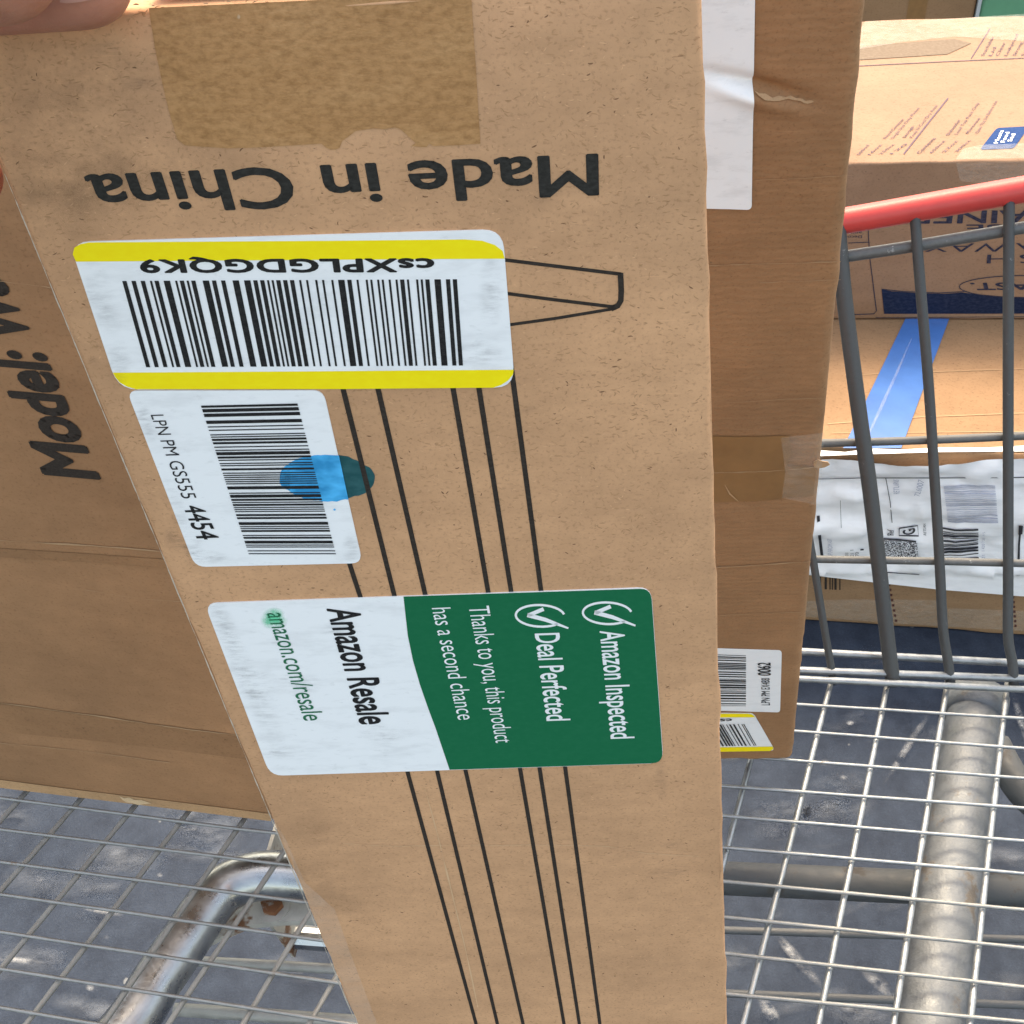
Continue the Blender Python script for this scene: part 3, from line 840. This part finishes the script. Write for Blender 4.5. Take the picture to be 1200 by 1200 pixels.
# cross wires: (left end, middle, right end)
cross = []
R_l = [((933.3, 825), (1200, 841.7)), ((930, 856.7), (1200, 876.7)), ((920, 890), (1200, 911.7)), ((841.7, 920.7), (1200, 946.7)), ((841.7, 956), (1200, 985)), ((843.3, 992.7), (1200, 1023.3)),
       ((843.3, 1032.3), (1200, 1066.7)), ((843.3, 1074), (1200, 1110.7)), ((845, 1116.7), (1200, 1156.7)), ((848.3, 1164.3), (1200, 1197.3))]
C_l = {7: ((0, 935), (283, 971.5)), 8: ((0, 971.7), (333.3, 1013.3)), 9: ((0, 1010), (353.3, 1056.7)), 10: ((0, 1048.3), (373.3, 1101.7)), 11: ((0, 1091.7), (396.7, 1151.7)), 12: ((0, 1135), (376.7, 1195)), 13: ((0, 1180), (96.7, 1196.7))}
RC = .00125
for k in range(1, 14):
    pts = []
    if k in C_l:
        a_, b_ = (lvl(*q) for q in C_l[k])
        pts += [a_ - (b_ - a_) * .8, a_, b_]
    if k <= 10:
        a_, b_ = (lvl(*q) for q in R_l[k - 1])
        if k not in C_l: pts += [a_ - (b_ - a_).normalized() * .62]
        pts += [a_, b_, b_ + (b_ - a_).normalized() * .25]
    else:
        pts += [pts[-1] + (pts[-1] - pts[-2]).normalized() * .3]
    wire('floor_wire', pts, RC, m_wire if k < 7 else m_wiremid, cart, 6)
for k in range(1, 5):                        # towards the viewer, outside the picture
    a_, b_ = (lvl(*q) for q in R_l[9]); c_, d_ = (lvl(*q) for q in R_l[8])
    dz = ((a_ - c_) + (b_ - d_)) / 2 * k
    if k > 0: wire('floor_wire', [a_ + dz - (b_ - a_).normalized() * .12, b_ + dz + (b_ - a_).normalized() * .25], RC, m_wire, cart, 6)
for (q0, q1, r__) in (((937, 763.5), (1200, 777.5), .0030), ((937, 785.5), (1200, 795.5), .0030), ((936, 795.5), (1200, 808), .0026)):
    a_, b_ = lvl(*q0, -.004), lvl(*q1, -.004)
    tube('edge_wire', [a_ - (b_ - a_) * 1.6, b_ + (b_ - a_) * .8], r__, m_wire, cart, 8)
# wall: leans outwards from the far edge of the floor
lean = math.radians(27)
wall_up = (UP * math.cos(lean) + (FWD - ax_b * FWD.dot(ax_b)).normalized() * math.sin(lean)).normalized()
wn_ = ax_b.cross(wall_up).normalized()
WF = Face(far_o, wn_)
def wallpt(x, y, h=0.0):
    return WF.at(x, y) + (WF.n * h if WF.n.dot(far_o) < 0 else WF.n * -h)
def wbar(name, pts, r, h, mat=None, ext=None, seg=10):
    return tube(name, spline([wallpt(x, y, h) for x, y in pts], 5), r, mat or m_bar, cart, seg)
wbar('corner_post', [(978, 235), (988, 345), (1004, 470), (1018, 570), (1031, 680), (1041, 765), (1046, 800)], .0057, .004)
wbar('wall_bar', [(1070, 240), (1077, 330), (1087, 450), (1094, 560), (1100, 660), (1104, 735), (1110, 775), (1113, 800)], .0037, .003)
wbar('wall_bar', [(1181, 225), (1180, 400), (1180, 560), (1180, 680), (1180, 745), (1185, 775), (1187, 803)], .0037, .003)
wbar('wall_bar', [(1292, 210), (1284, 400), (1274, 600), (1266, 800)], .0037, .003)
wbar('wall_bar', [(884, 250), (922, 480), (953, 660), (962, 715), (968, 750), (974, 785), (975, 800)], .0030, .003)
wbar('wall_wire', [(880, 318), (990, 301), (1075, 288), (1200, 267), (1300, 250)], .0043, -.004, m_rail2)
wbar('wall_wire', [(880, 522), (968, 520.5), (1085, 517), (1200, 512), (1300, 507)], .0031, -.004, m_rail2)
wbar('wall_wire', [(860, 654), (955, 657), (1100, 659.5), (1200, 662), (1300, 664)], .0030, -.004, m_rail2)
wbar('handle_grip', [(900, 273), (1000, 257), (1100, 239.5), (1200, 222), (1320, 201)], .0092, .0, m_red, None, 20)
# frame tubes below the floor
def low(x, y, d): return lvl(x, y, d)
tA = [low(1147, 816, .030), low(1143, 833, .030), low(1122, 930, .030), low(1090, 1200, .030), low(1078, 1300, .030)]
ct = tube('frame_tube', [tA[0], tA[1], tA[1].lerp(tA[3], .5), tA[3], tA[3] + (tA[3] - tA[1]) * .3], .0205, m_galv, cart, 24)
tube('tube_collar', [low(1147, 816, .030), low(1142, 842, .030)], .0228, m_galv, cart, 24)
tube('cross_tube', [low(500, 1010, .10), low(846, 1029, .10), low(1200, 1045, .10), low(1400, 1054, .10)], .0125, m_dull, cart, 16)
tube('lower_wire', [low(600, 1078, .22), low(846, 1090, .22), low(1200, 1101, .22), low(1400, 1107, .22)], .0034, m_low, cart, 8)
tube('lower_wire', [low(600, 1150, .22), low(848, 1164, .22), low(1200, 1178, .22), low(1400, 1186, .22)], .0034, m_low, cart, 8)
tube('brace_tube', spline([low(1166, 872, .09), low(1180, 900, .09), low(1205, 935, .09), low(1260, 975, .09)], 5), .0125, m_dull, cart, 14)
# bent chrome tube at left, with a caster bracket inside the bend
bt = [low(60, 1300, .055), low(148, 1205, .055), low(185, 1148, .055), low(215, 1105, .055), low(238, 1070, .055), low(262, 1042, .055), low(292, 1029, .055), low(330, 1026, .055), low(420, 1035, .055), low(560, 1052, .055)]
tube('frame_tube', spline(bt, 6), .0180, m_chrome, cart, 24)
m_bracket = metal('painted_bracket', (.40, .39, .36), .6, (.15, .065, .03), 60, .1, .54)
m_rust = metal('rusty_steel', (.36, .33, .29), .6, (.20, .075, .03), 90, .2, .48)
def plate(name, pts, d, th, mat):
    n = len(pts)
    top = [low(x, y, d) for x, y in pts]
    v = top + [p + G * th for p in top]
    f = [list(range(n)), [n + i for i in range(n)][::-1]] + [[i, n + i, n + (i + 1) % n, (i + 1) % n] for i in range(n)]
    return mesh_obj(name, v, f, mat, cart)
br = plate('caster_bracket', [(268, 1072), (285, 1050), (318, 1043), (372, 1047), (420, 1060), (415, 1078), (330, 1080), (290, 1084), (258, 1098), (245, 1104), (250, 1090)], .080, .006, m_bracket)
bc = low(318, 1058, .074)
v_, f_ = tube_geo([bc, bc + G * .010], .0085, 6); mesh_obj('bolt', v_, f_, m_rust, br)
v_, f_ = tube_geo([bc + G * .005, bc + G * .008], .013, 16); mesh_obj('washer', v_, f_, m_bracket, br)
m_tyre = plain('pale_grey_tyre', (.42, .42, .41), .6, 0, .4, .1)
wc = low(375, 1100, .20)
axl = ax_b
prof = [(-.016, .030), (-.016, .050), (-.012, .058), (0, .061), (.012, .058), (.016, .050), (.016, .030)]
v_, f_ = tube_geo([wc + axl * a_ for a_, b_ in prof], [b_ for a_, b_ in prof], 28)
wheel = mesh_obj('caster_wheel', v_, f_, m_tyre, cart, smooth=True)
v_, f_ = tube_geo([wc - axl * .022, wc + axl * .022], .010, 12); mesh_obj('axle', v_, f_, m_chrome, wheel)
for s in (-1, 1):
    c0 = wc + axl * .021 * s
    fwdv = (FWD - axl * FWD.dot(axl)).normalized()
    q = [c0 - fwdv * .012 + G * .012, c0 + fwdv * .012 + G * .012, c0 + fwdv * .034 - G * .118, c0 - fwdv * .034 - G * .118]
    v_ = q + [p + axl * .003 * s for p in q]
    mesh_obj('caster_fork', v_, [[0, 1, 2, 3], [7, 6, 5, 4], [0, 4, 5, 1], [1, 5, 6, 2], [2, 6, 7, 3], [3, 7, 4, 0]], m_bracket, cart)
tube('brace_rod', [low(225, 1126, .12), low(300, 1130, .12), low(400, 1136, .12), low(520, 1142, .12)], .004, m_wiredull, cart, 8)
tube('brace_rod', [low(205, 1183, .12), low(300, 1189, .12), low(400, 1196, .12), low(520, 1204, .12)], .005, m_wiredull, cart, 8)
# cart legs that carry the floor (behind the cartons and outside the picture)
for x, y in ((700, 840), (1480, 850), (700, 1400), (1560, 1400)):
    a_ = low(x, y, .03); b_ = a_ + G * (CAM_H - MESH_H - .03 - .0125)
    lg = tube('frame_leg', [a_, b_ - G * .05], .0125, m_chrome, cart, 14)
    v_, f_ = tube_geo([b_ - G * .05 - ax_b * .014, b_ - G * .05 + ax_b * .014], .0625, 24)
    mesh_obj('caster_wheel', v_, f_, m_tyre, cart, smooth=True)

# ------------------------------------------------------------------ stacked cartons beyond the cart
HB_C = .30
c0, c1 = on_level(944, 727, CAM_H - .001), on_level(1200, 745, CAM_H - .001)
uc = (c1 - c0).normalized()
nc = uc.cross(G).normalized()
if nc.dot(c0) > 0: nc = -nc
FCf = Face(c0, nc)
# height from the picture's upper front edge
pt = FCf.at(1100, 529)
HB_C = CAM_H - .001 - pt.dot(G)
BLc, BRc = c0 - uc * .16, c0 + uc * .62
lowc = thing('cardboard_box', 'low wide carton on the ground with blue tape across its sunlit top', 'box', (BLc + BRc) / 2 , uc, UP)
DC = .52
carton('carton_body', BLc + UP * HB_C, BRc + UP * HB_C, BLc, DC, .004, m_kC, lowc, (20, 6, 12), .0022, 22, None, 2)
LC = CAM_H - .001 - HB_C
TCf = Face(G * LC, -G)
sheet('blue_tape', TCf, [(1062, 372), (1113, 372), (1056, 526), (988, 526), (1022, 455)], .0012, m_bluetape, lowc)
strokes('tape_wrinkle', TCf, [([(1068, 398), (1050, 440), (1034, 475), (1018, 510)], [1, 3, 4, 2])], .0022, m_clear, lowc)
sheet('worn_rim', TCf, [(930, 533), (960, 529), (990, 531), (1020, 527), (1060, 528), (1100, 525.5), (1150, 526), (1210, 523), (1300, 521), (1300, 530), (1210, 530), (1100, 531), (1000, 534), (930, 537)], .0016, m_lbl, lowc)
for L_ in [([(970, 497), (1080, 489), (1210, 484)], 1.2), ([(990, 440), (1210, 432)], .9), ([(975, 508), (1210, 506)], 1)]: strokes('crease_line', TCf, [L_], .0006, m_crease2, lowc)
m_redpr = ink('dark_red_print', (.07, .018, .014), .6, .4, 4)
def dots(x0, y0, x1, y1, n):
    v, f = [], []
    for k in range(n):
        t = k / (n - 1); x, y = x0 + (x1 - x0) * t, y0 + (y1 - y0) * t
        b = len(v)
        v += [FCf.at(x - 1.1, y - 1.5, .0006), FCf.at(x + 1.5, y - 1.2, .0006), FCf.at(x + 1.1, y + 1.5, .0006), FCf.at(x - 1.5, y + 1.2, .0006)]
        f.append([b, b + 1, b + 2, b + 3])
    mesh_obj('printed_dots', v, f, m_redpr, lowc)
dots(1041, 679, 1050, 727, 9); dots(1186, 683, 1190, 733, 10)
barcode('barcode', FCf, [(958, 674), (985, 674.5), (985, 691), (958, 690)], .0006, m_inkbrown, lowc, 7, 4)
sheet('tape_band', FCf, [(940, 704), (1010, 702), (1100, 703), (1100, 712), (1215, 716), (1215, 740), (1060, 731), (940, 722)], .0005, m_clear, lowc)
# shipping papers in a clear wrap, draped over the front
def wrap(x, y):
    if y > 668: return 0.002
    return .006 + .010 * mnoise.noise(Vector((x * .013, y * .04, 1.7))) + .006 * abs(mnoise.noise(Vector((x * .02 + y * .03, y * .06 - x * .01, 4)))) - .003 * abs(mnoise.noise(Vector((x * .05, y * .03, 9))))
FP = Face(c0, nc, wrap)
m_poly = paper('white_wrap', (.88, .88, .90), .26, .06, 3, .004)
po = thing('shipping_papers', 'white shipping papers in clear wrap hanging over the front of the low wide carton', 'papers', FCf.at(1090, 690), uc, UP)
outl = [(930, 540), (975, 533), (1010, 535), (1060, 536), (1120, 534), (1200, 531.5), (1260, 530), (1260, 700), (1200, 695), (1100, 687), (1000, 676), (930, 668)]
def paper_obj(pts, h, mat, cuts):
    bm = bmesh.new()
    bm.faces.new([bm.verts.new((x, y, 0)) for x, y in pts])
    bmesh.ops.triangulate(bm, faces=bm.faces[:])
    for _ in range(cuts):
        bmesh.ops.subdivide_edges(bm, edges=[e_ for e_ in bm.edges if e_.calc_length() > 6], cuts=1)
        bmesh.ops.triangulate(bm, faces=bm.faces[:])
    bm.verts.index_update()
    v = [FP.at(q.co.x, q.co.y, h) for q in bm.verts]; f = [[q.index for q in fc.verts] for fc in bm.faces]
    bm.free(); return v, f
v_, f_ = paper_obj(outl, .004, m_poly, 6)
mesh_obj('paper_sheet', v_, f_, m_poly, po, smooth=True)
m_grey = ink('grey_print', (.36, .38, .46), .4, .3, 4)
m_pblk = ink('paper_black', (.02, .02, .024), .4, .6, 4)
PH = .0062
barcode('barcode', FP, [(1104, 560), (1109, 603), (1167, 602), (1164, 561)], PH, m_grey, po, 26, 6, True)
barcode('barcode', FP, [(1103, 609), (1105, 653), (1145.5, 653.5), (1144, 609)], PH, m_pblk, po, 14, 9, True)
for L_ in [([(958.5, 598), (960, 620), (963.5, 650)], 3.4), ([(1193, 606), (1192.5, 630), (1191.5, 653)], 2.6), ([(1193.5, 605), (1193.5, 618)], 5), ([(1191, 664), (1191, 669)], 4)]: strokes('printed_rule', FP, [L_], PH, m_pblk, po)
for L_ in [([(955, 557), (1010, 554), (1100, 552), (1200, 552)], .8), ([(1037, 553), (1042, 580), (1044.5, 606)], .9), ([(1030, 622), (1050, 623), (1072, 625)], 1.6), ([(984, 578), (985, 609)], .5), ([(1030, 664), (1076, 665)], 1)]: strokes('printed_rule', FP, [L_], PH, m_pblk, po)
strokes('printed_frame', FP, [([(1052.5, 610.5), (1074.5, 610.5), (1075, 620), (1052.5, 619.6), (1052.5, 610.5)], 1.3)], PH, m_pblk, po)
text('printed_text', 'G', FP, [(1071, 618), (1071, 612.5), (1057, 612.5), (1057, 618)], PH, m_pblk, po, .02)
text('printed_text', '72.6007', FP, [(1076, 573), (1082, 555), (1075, 554), (1070, 573)][0:4], PH, m_grey, po, 0)
text('printed_text', 'RETURNS', FP, [(1053, 571), (1052, 555), (1046, 555), (1046, 571)], PH, m_grey, po, 0)
text('printed_text', 'Ref', FP, [(1046, 619), (1046, 612), (1039, 612), (1039, 619)], PH, m_pblk, po, .01)
text('printed_text', 'RETURN', FP, [(1084, 619), (1084, 608), (1081, 608), (1081, 619)], PH, m_pblk, po, 0)
text('printed_text', 'SHIP FROM AS7', FP, [(976, 651), (974, 622), (969, 622), (970, 651)], PH, m_grey, po, 0)
text('printed_text', '4 21 1 420 7 260 1 9 5', FP, [(1153, 652), (1152, 613), (1149, 613), (1149, 652)], PH, m_grey, po, 0)
for k in range(4):
    text('printed_text', ('00 01', '70 21 1', '11 70', '1 1')[k], FP, [(994 + 6 * k, 651), (993.5 + 6 * k, 640 - 3 * (k % 2)), (989.5 + 6 * k, 640 - 3 * (k % 2)), (990 + 6 * k, 651)], PH, m_pblk, po, 0)
# square of speckle print (the code itself is left out)
m_speck, nt_, P_ = new_mat('speckled_print')
n_ = noise(nt_, coords(nt_, (700, 700, 700)), 1.0, 1, .3)
nt_.links.new(ramp(nt_, n_, [(.47, (.04, .04, .05)), (.53, (.72, .73, .76))]), P_.inputs['Base Color'])
v_, f_ = paper_obj([(1029, 623), (1073, 626), (1075.5, 653), (1031, 651)], PH, m_speck, 3)
mesh_obj('speckled_print', v_, f_, m_speck, po)

# upper carton, set back on the low one
e0_, e1_ = on_level(1000, 374.5, LC - .001), on_level(1200, 374, LC - .001)
ud = (e1_ - e0_).normalized()
nd_ = ud.cross(G).normalized()
if nd_.dot(e0_) > 0: nd_ = -nd_
FDf = Face(e0_, nd_)
HD = LC - .001 - FDf.at(1100, 189.5).dot(G)
BLd, BRd = e0_ - ud * .20, e0_ + ud * .50
upc = thing('cardboard_box', 'upside-down carton with navy print and oval emblem, on top of the low wide carton', 'box', (BLd + BRd) / 2, ud, UP)
pb = on_level(1100, 21.5, LC - .001 - HD)
DD = abs((pb - e0_).dot(nd_))
carton('carton_body', BLd + UP * HD, BRd + UP * HD, BLd, DD, .0035, m_kD, upc, (20, 5, 6), .0016, 22, None, 8)
TDf = Face(G * (LC - .001 - HD), -G)
h1 = .0007
# front print (upside down)
m_navyd = ink('navy_block', (.006, .014, .040), .6, .3, 5, .12)
sheet('navy_band', FDf, [(1033, 338.5), (1045, 341), (1072, 343), (1108, 344), (1127, 342.5), (1150, 345), (1180, 347.5), (1215, 348), (1330, 346), (1330, 367), (1036, 367.5)], h1, m_navyd, upc)
for L_ in [([(1033, 338.5), (1060, 341.5), (1100, 343), (1130, 341.5)], .9), ([(1017, 262), (1019, 300), (1027, 364), (1024, 367.5), (996, 368.5)], 1.0), ([(994, 284.5), (1018, 283.5)], .9), ([(1026, 372), (1330, 370)], .6)]: strokes('printed_rule', FDf, [L_], h1, m_navy, upc)
el = [(1200 + 76 * math.cos(t / 20 * math.pi), 335.5 + 13 * math.sin(t / 20 * math.pi)) for t in range(41)]
strokes('oval_emblem', FDf, [(el, 1.0)], h1 * 1.5, m_navy, upc)
text('emblem_text', 'CCAST.', FDf, [(1262, 330), (1137, 331.5), (1139, 339.5), (1263, 338.5)], h1, m_navy, upc, .02)
text('printed_text', 'CONTAINER', FDf, [(1345, 246), (1064, 247), (1061, 261.5), (1347, 260)], h1, m_navy, upc, .018)
text('printed_text', 'PURPOSE', FDf, [(1322, 262), (1133, 263), (1133, 271.5), (1323, 270.5)], h1, m_navy, upc, .014)
text('printed_text', 'TAKEAWAY', FDf, [(1330, 284), (1085, 285), (1083, 295), (1331, 294)], h1, m_navy, upc, -.006)
text('printed_text', 'FRESH', FDf, [(1300, 297), (1157, 298), (1156, 308.5), (1301, 307.5)], h1, m_navy, upc, -.006)
for k in range(3):
    text('printed_text', ('Decor', 'any a', 'sett a')[k], FDf, [(1010, 275.5 - 4.6 * k), (990, 276.3 - 4.6 * k), (990, 279.4 - 4.6 * k), (1010, 278.6 - 4.6 * k)], h1, m_navy, upc, 0)
sheet('clear_tape', FDf, [(1120, 190.5), (1260, 188), (1260, 222), (1125, 212)], .0012, m_clear, upc)
# top print
m_lav = ink('faded_violet_print', (.125, .085, .11), .8, .3, 4, .04)
m_fadegrey = ink('faded_grey_print', (.185, .140, .105), .8, .2, 4, .04)
def tline(s, a_, b_, hgt, bold=0.0):
    dx = hgt * .75; dy = -hgt * .06
    text('printed_text', s, TDf, [a_, b_, (b_[0] - dx, b_[1] + dy), (a_[0] - dx, a_[1] + dy)], h1, m_lav, upc, bold)
tline('Round Container', (1038, 163), (1060, 140), 5, .01); tline('Single Use Only Please', (1047, 163), (1078, 127), 5)
tline('Storage', (1061, 162), (1071, 149), 5, .01); tline('Keep In Cool Dry Area', (1069, 162), (1099, 124), 5)
tline('Dishwasher', (1112, 159), (1126, 141), 5, .01); tline('Load Top Rack Only', (1122, 158), (1148, 121), 5)
tline('Microwave', (1135, 157), (1149, 139), 5, .01); tline('Open The Lid Before Use', (1146, 157), (1169, 119), 5)
for k in range(4): tline(('500ml', '16oz', '250ct', '120')[k], (1007 + 13 * k, 182.5 - .5 * k), (1019 + 15 * k, 170.5 - .5 * k), 5)
tline('Contents', (1078, 180.5), (1097, 162.5), 6, .01)
for k in range(3): tline(('650ml', '22oz', '300ct')[k], (1092 + 15 * k, 180 - .6 * k), (1108 + 15 * k, 166 - .6 * k), 5)
for L_ in [([(1059, 181), (1085, 148), (1111, 115.5)], 1.6), ([(1138, 69), (1150, 50), (1160, 34)], 1.2), ([(1000, 78), (1100, 73), (1210, 68)], .7)]: strokes('printed_rule', TDf, [L_], h1, m_lav, upc)
for k, (x, L2) in enumerate(((1153, 22), (1162, 10), (1170, 16), (1180, 26), (1190, 16), (1200, 20))):
    tline(('Stackable', 'Lid', 'Clear', 'Leakproof', 'Strong', 'Secure')[k], (x, 66), (x + L2 * .55, 66 - L2), 5)
sheet('faded_arrow', TDf, [(990, 72), (1000, 58), (1020, 53.5), (1118, 46), (1138, 51), (1110, 64), (1010, 70.5)], h1, m_fadegrey, upc)
sq = sheet('blue_badge', TDf, round_poly([(1148, 176), (1168, 150.5), (1206, 148.5), (1188, 174.5)], 4), h1, ink('badge_blue', (.010, .045, .15), .7, .2, 4, .06), upc)
for k in range(3): text('badge_text', ('Meets', 'Food', 'Std')[k], TDf, [(1169 + 8 * k, 169 - 1 * k), (1176 + 7 * k, 154 + 2 * k), (1171 + 7 * k, 154 + 2 * k), (1164 + 8 * k, 169 - 1 * k)], h1 * 1.8, m_whiteink, sq, .01)
sheet('clear_tape', TDf, [(990, 62), (1014, 26), (1100, 24), (1240, 15), (1240, 52), (1120, 44), (1060, 50)], .0016, m_clear, upc)
sheet('clear_tape', TDf, [(1120, 188), (1128, 176), (1150, 171), (1240, 168), (1240, 186)], .0016, m_clear, upc)

# things behind the stack
z_far = 2.25
b0 = on_level(1000, 78, CAM_H - .001); b1 = on_level(1150, 68, CAM_H - .001)
uf = (b1 - b0).normalized()
s_far = FDf
def far_box(name, label, x0, x1, ytop, mat, dep, yb, cat='box'):
    p0, p1 = on_level(x0, yb, CAM_H - .001), on_level(x1, yb - .02 * (x1 - x0), CAM_H - .001)
    n_ = (p1 - p0).cross(G).normalized()
    if n_.dot(p0) > 0: n_ = -n_
    Ff = Face(p0, n_)
    Hh = CAM_H - .001 - Ff.at((x0 + x1) / 2, ytop).dot(G)
    t = thing(name, label, cat, (p0 + p1) / 2, p1 - p0, UP)
    carton('carton_body' if cat == 'box' else 'bin_body', p0 + UP * Hh, p1 + UP * Hh, p0, dep, .012, mat, t, (6, 6, 3), .002, 15, None, 4)
    return t, p0, p1, Hh, n_
m_gcrate = plain('green_plastic', (.10, .30, .17), .45, 0, .4, .12, 12)
t, p0, p1, Hh, n_ = far_box('cardboard_box', 'dim dark brown carton on the ground behind the sunlit stack', 985, 1124, -70, m_kdark, .35, 115)
mesh_obj('tape_band', [p0 + (p1 - p0) * .45 + n_ * .001, p0 + (p1 - p0) * .6 + n_ * .001, p0 + (p1 - p0) * .6 + n_ * .001 + UP * Hh, p0 + (p1 - p0) * .45 + n_ * .001 + UP * Hh], [[0, 1, 2, 3]], m_browntape, t)
t, p0, p1, Hh, n_ = far_box('storage_bin', 'green plastic bin with grey corner rails, behind the sunlit carton stack', 1128, 1192, -60, m_gcrate, .30, 112, 'bin')
m_rail = plain('grey_rail', (.42, .45, .45), .5)
for k in (-.06, 1.0):
    q0 = p0 + (p1 - p0) * k + n_ * .004; q1 = p0 + (p1 - p0) * (k + .06) + n_ * .004
    vv_ = [q0, q1, q1 + UP * Hh, q0 + UP * Hh]
    vv_ += [p_ - n_ * .03 for p_ in vv_]
    mesh_obj('corner_rail', vv_, [[0, 1, 2, 3], [5, 4, 7, 6], [0, 4, 5, 1], [1, 5, 6, 2], [2, 6, 7, 3], [3, 7, 4, 0]], m_rail, t)

# ------------------------------------------------------------------ the hand on the top left corner of the tall carton
def skin_mat():
    m, nt, P = new_mat('skin')
    c = coords(nt)
    n1 = noise(nt, c, 70, 4, .6); n2 = noise(nt, c, 1400, 3, .6)
    nt.links.new(ramp(nt, n1, [(.3, (.46, .155, .095)), (.7, (.62, .26, .17))]), P.inputs['Base Color'])
    P.inputs['Roughness'].default_value = .48
    P.inputs['Subsurface Weight'].default_value = .25
    P.inputs['Subsurface Radius'].default_value = (.006, .002, .001)
    P.inputs['Subsurface Scale'].default_value = .4
    nt.links.new(bump(nt, n2, .35, .0003), P.inputs['Normal'])
    return m
m_skin = skin_mat()
m_nail, nt_, P_ = new_mat('finger_nail')
P_.inputs['Base Color'].default_value = (.66, .33, .25, 1); P_.inputs['Roughness'].default_value = .35
HP0 = f_front.at(100, 10)
def hp(a_, b_, c_): return HP0 + (u1 * a_ + d1 * b_ + f_front.n * c_) * .001        # millimetres: along, down, out
def hpx(x, y, c_): 
    r = ray(x, y); o = f_front.o + f_front.n * c_ * .001
    return r * (o.dot(f_front.n) / r.dot(f_front.n))
def capsule(bm, a_, b_, ra, rb):
    n = 14; ax_ = (b_ - a_); L_ = ax_.length; t = ax_.normalized(); q = t.orthogonal().normalized(); s = t.cross(q)
    rings = []
    for k in range(6):
        th = math.pi / 2 * k / 5; rings.append((a_ - t * ra * math.cos(th), ra * math.sin(th)))
    for k in range(6):
        th = math.pi / 2 * k / 5; rings.append((b_ + t * rb * math.sin(th), rb * math.cos(th)))
    prev = None
    for c_, r in rings:
        r = max(r, 1e-5)
        cur = [bm.verts.new(w(c_ + (q * math.cos(2 * math.pi * k / n) + s * math.sin(2 * math.pi * k / n)) * r)) for k in range(n)]
        if prev:
            for k in range(n): bm.faces.new((prev[k], prev[(k + 1) % n], cur[(k + 1) % n], cur[k]))
        else: bm.faces.new(cur[::-1])
        prev = cur
    bm.faces.new(prev)
bm = bmesh.new()
wrist = hp(-104, -52, 78)
palm_a = hp(-85, -42, 26); palm_b = hp(-52, -30, 16); palm_c = hp(-60, -12, 2)
def chain(pts, rad):
    for i in range(len(pts) - 1): capsule(bm, pts[i], pts[i + 1], rad[i] * .001, rad[i + 1] * .001)
chain([hp(-230, -30, 330), wrist, palm_a], [42, 27, 22])
chain([palm_a, palm_b], [22, 14]); chain([palm_a, palm_c], [20, 13]); chain([wrist, palm_c], [22, 12]); chain([palm_b, palm_c], [13, 12])
chain([palm_b, hp(-38, -13, 10), hp(-18, -6.6, 6.6), hp(3.4, -5.8, 6.2)], [11, 9.2, 8.4, 7.4])                    # index along the top edge
chain([palm_a, hpx(-150, -130, 32), hpx(-15, -58, 20)], [17, 11.5, 9.4])                                           # thumb, nearest the camera
chain([palm_c, hp(-48, -2, -18), hp(-40, 6, -36), hp(-33, 14, -48)], [11, 8.8, 8, 7.2])                            # middle
chain([palm_c, hp(-50, 10, -14), hp(-44, 20, -30), hp(-34, 27, -42)], [11, 8.4, 7.6, 6.8])                         # ring
tipP = hpx(-42, 205, -8)
chain([palm_c, hp(-52, 12, 0), tipP], [10, 7.8, 6.4])                                                               # little, on the left fold
me = bpy.data.meshes.new('hand'); bm.to_mesh(me); bm.free()
me.materials.append(m_skin)
hand = bpy.data.objects.new('hand', me); col.objects.link(hand)
rm = hand.modifiers.new('remesh', 'REMESH'); rm.mode = 'VOXEL'; rm.voxel_size = .0011; rm.use_smooth_shade = True
sm = hand.modifiers.new('smooth', 'SMOOTH'); sm.factor = .5; sm.iterations = 6
dg = bpy.context.evaluated_depsgraph_get()
me2 = bpy.data.meshes.new_from_object(hand.evaluated_get(dg))
hand.modifiers.clear(); hand.data = me2; bpy.data.meshes.remove(me); me2.name = 'hand'
hand['label'] = "person's bare hand gripping the top corner of the tall narrow carton"; hand['category'] = 'hand'
FR['hand'] = Matrix()
# nail of the index finger
tipc = hp(3.4, -5.8, 6.2)
nd0 = (f_front.n * .97 - d1 * .22).normalized()
alongv = u1; side = nd0.cross(alongv).normalized()
v_, f_ = [], []
NN = 10
for i in range(NN + 1):
    for j in range(NN + 1):
        a_ = -.0020 + .0082 * i / NN                       # along the finger, past the tip's centre
        half = math.radians(30) * (1 - .25 * max(0, (i / NN - .75) / .25) ** 2 - .2 * max(0, (.2 - i / NN) / .2) ** 2)
        ph = half * (2 * j / NN - 1)
        rad = .00735 if a_ < 0 else math.sqrt(max(.00735 ** 2 - a_ * a_ * .92, 1e-6))
        v_.append(tipc + alongv * a_ + (nd0 * math.cos(ph) + side * math.sin(ph)) * rad)
for i in range(NN):
    for j in range(NN):
        q = i * (NN + 1) + j; f_.append([q, q + 1, q + NN + 2, q + NN + 1])
nail = mesh_obj('finger_nail', v_, f_, m_nail, hand, smooth=True)
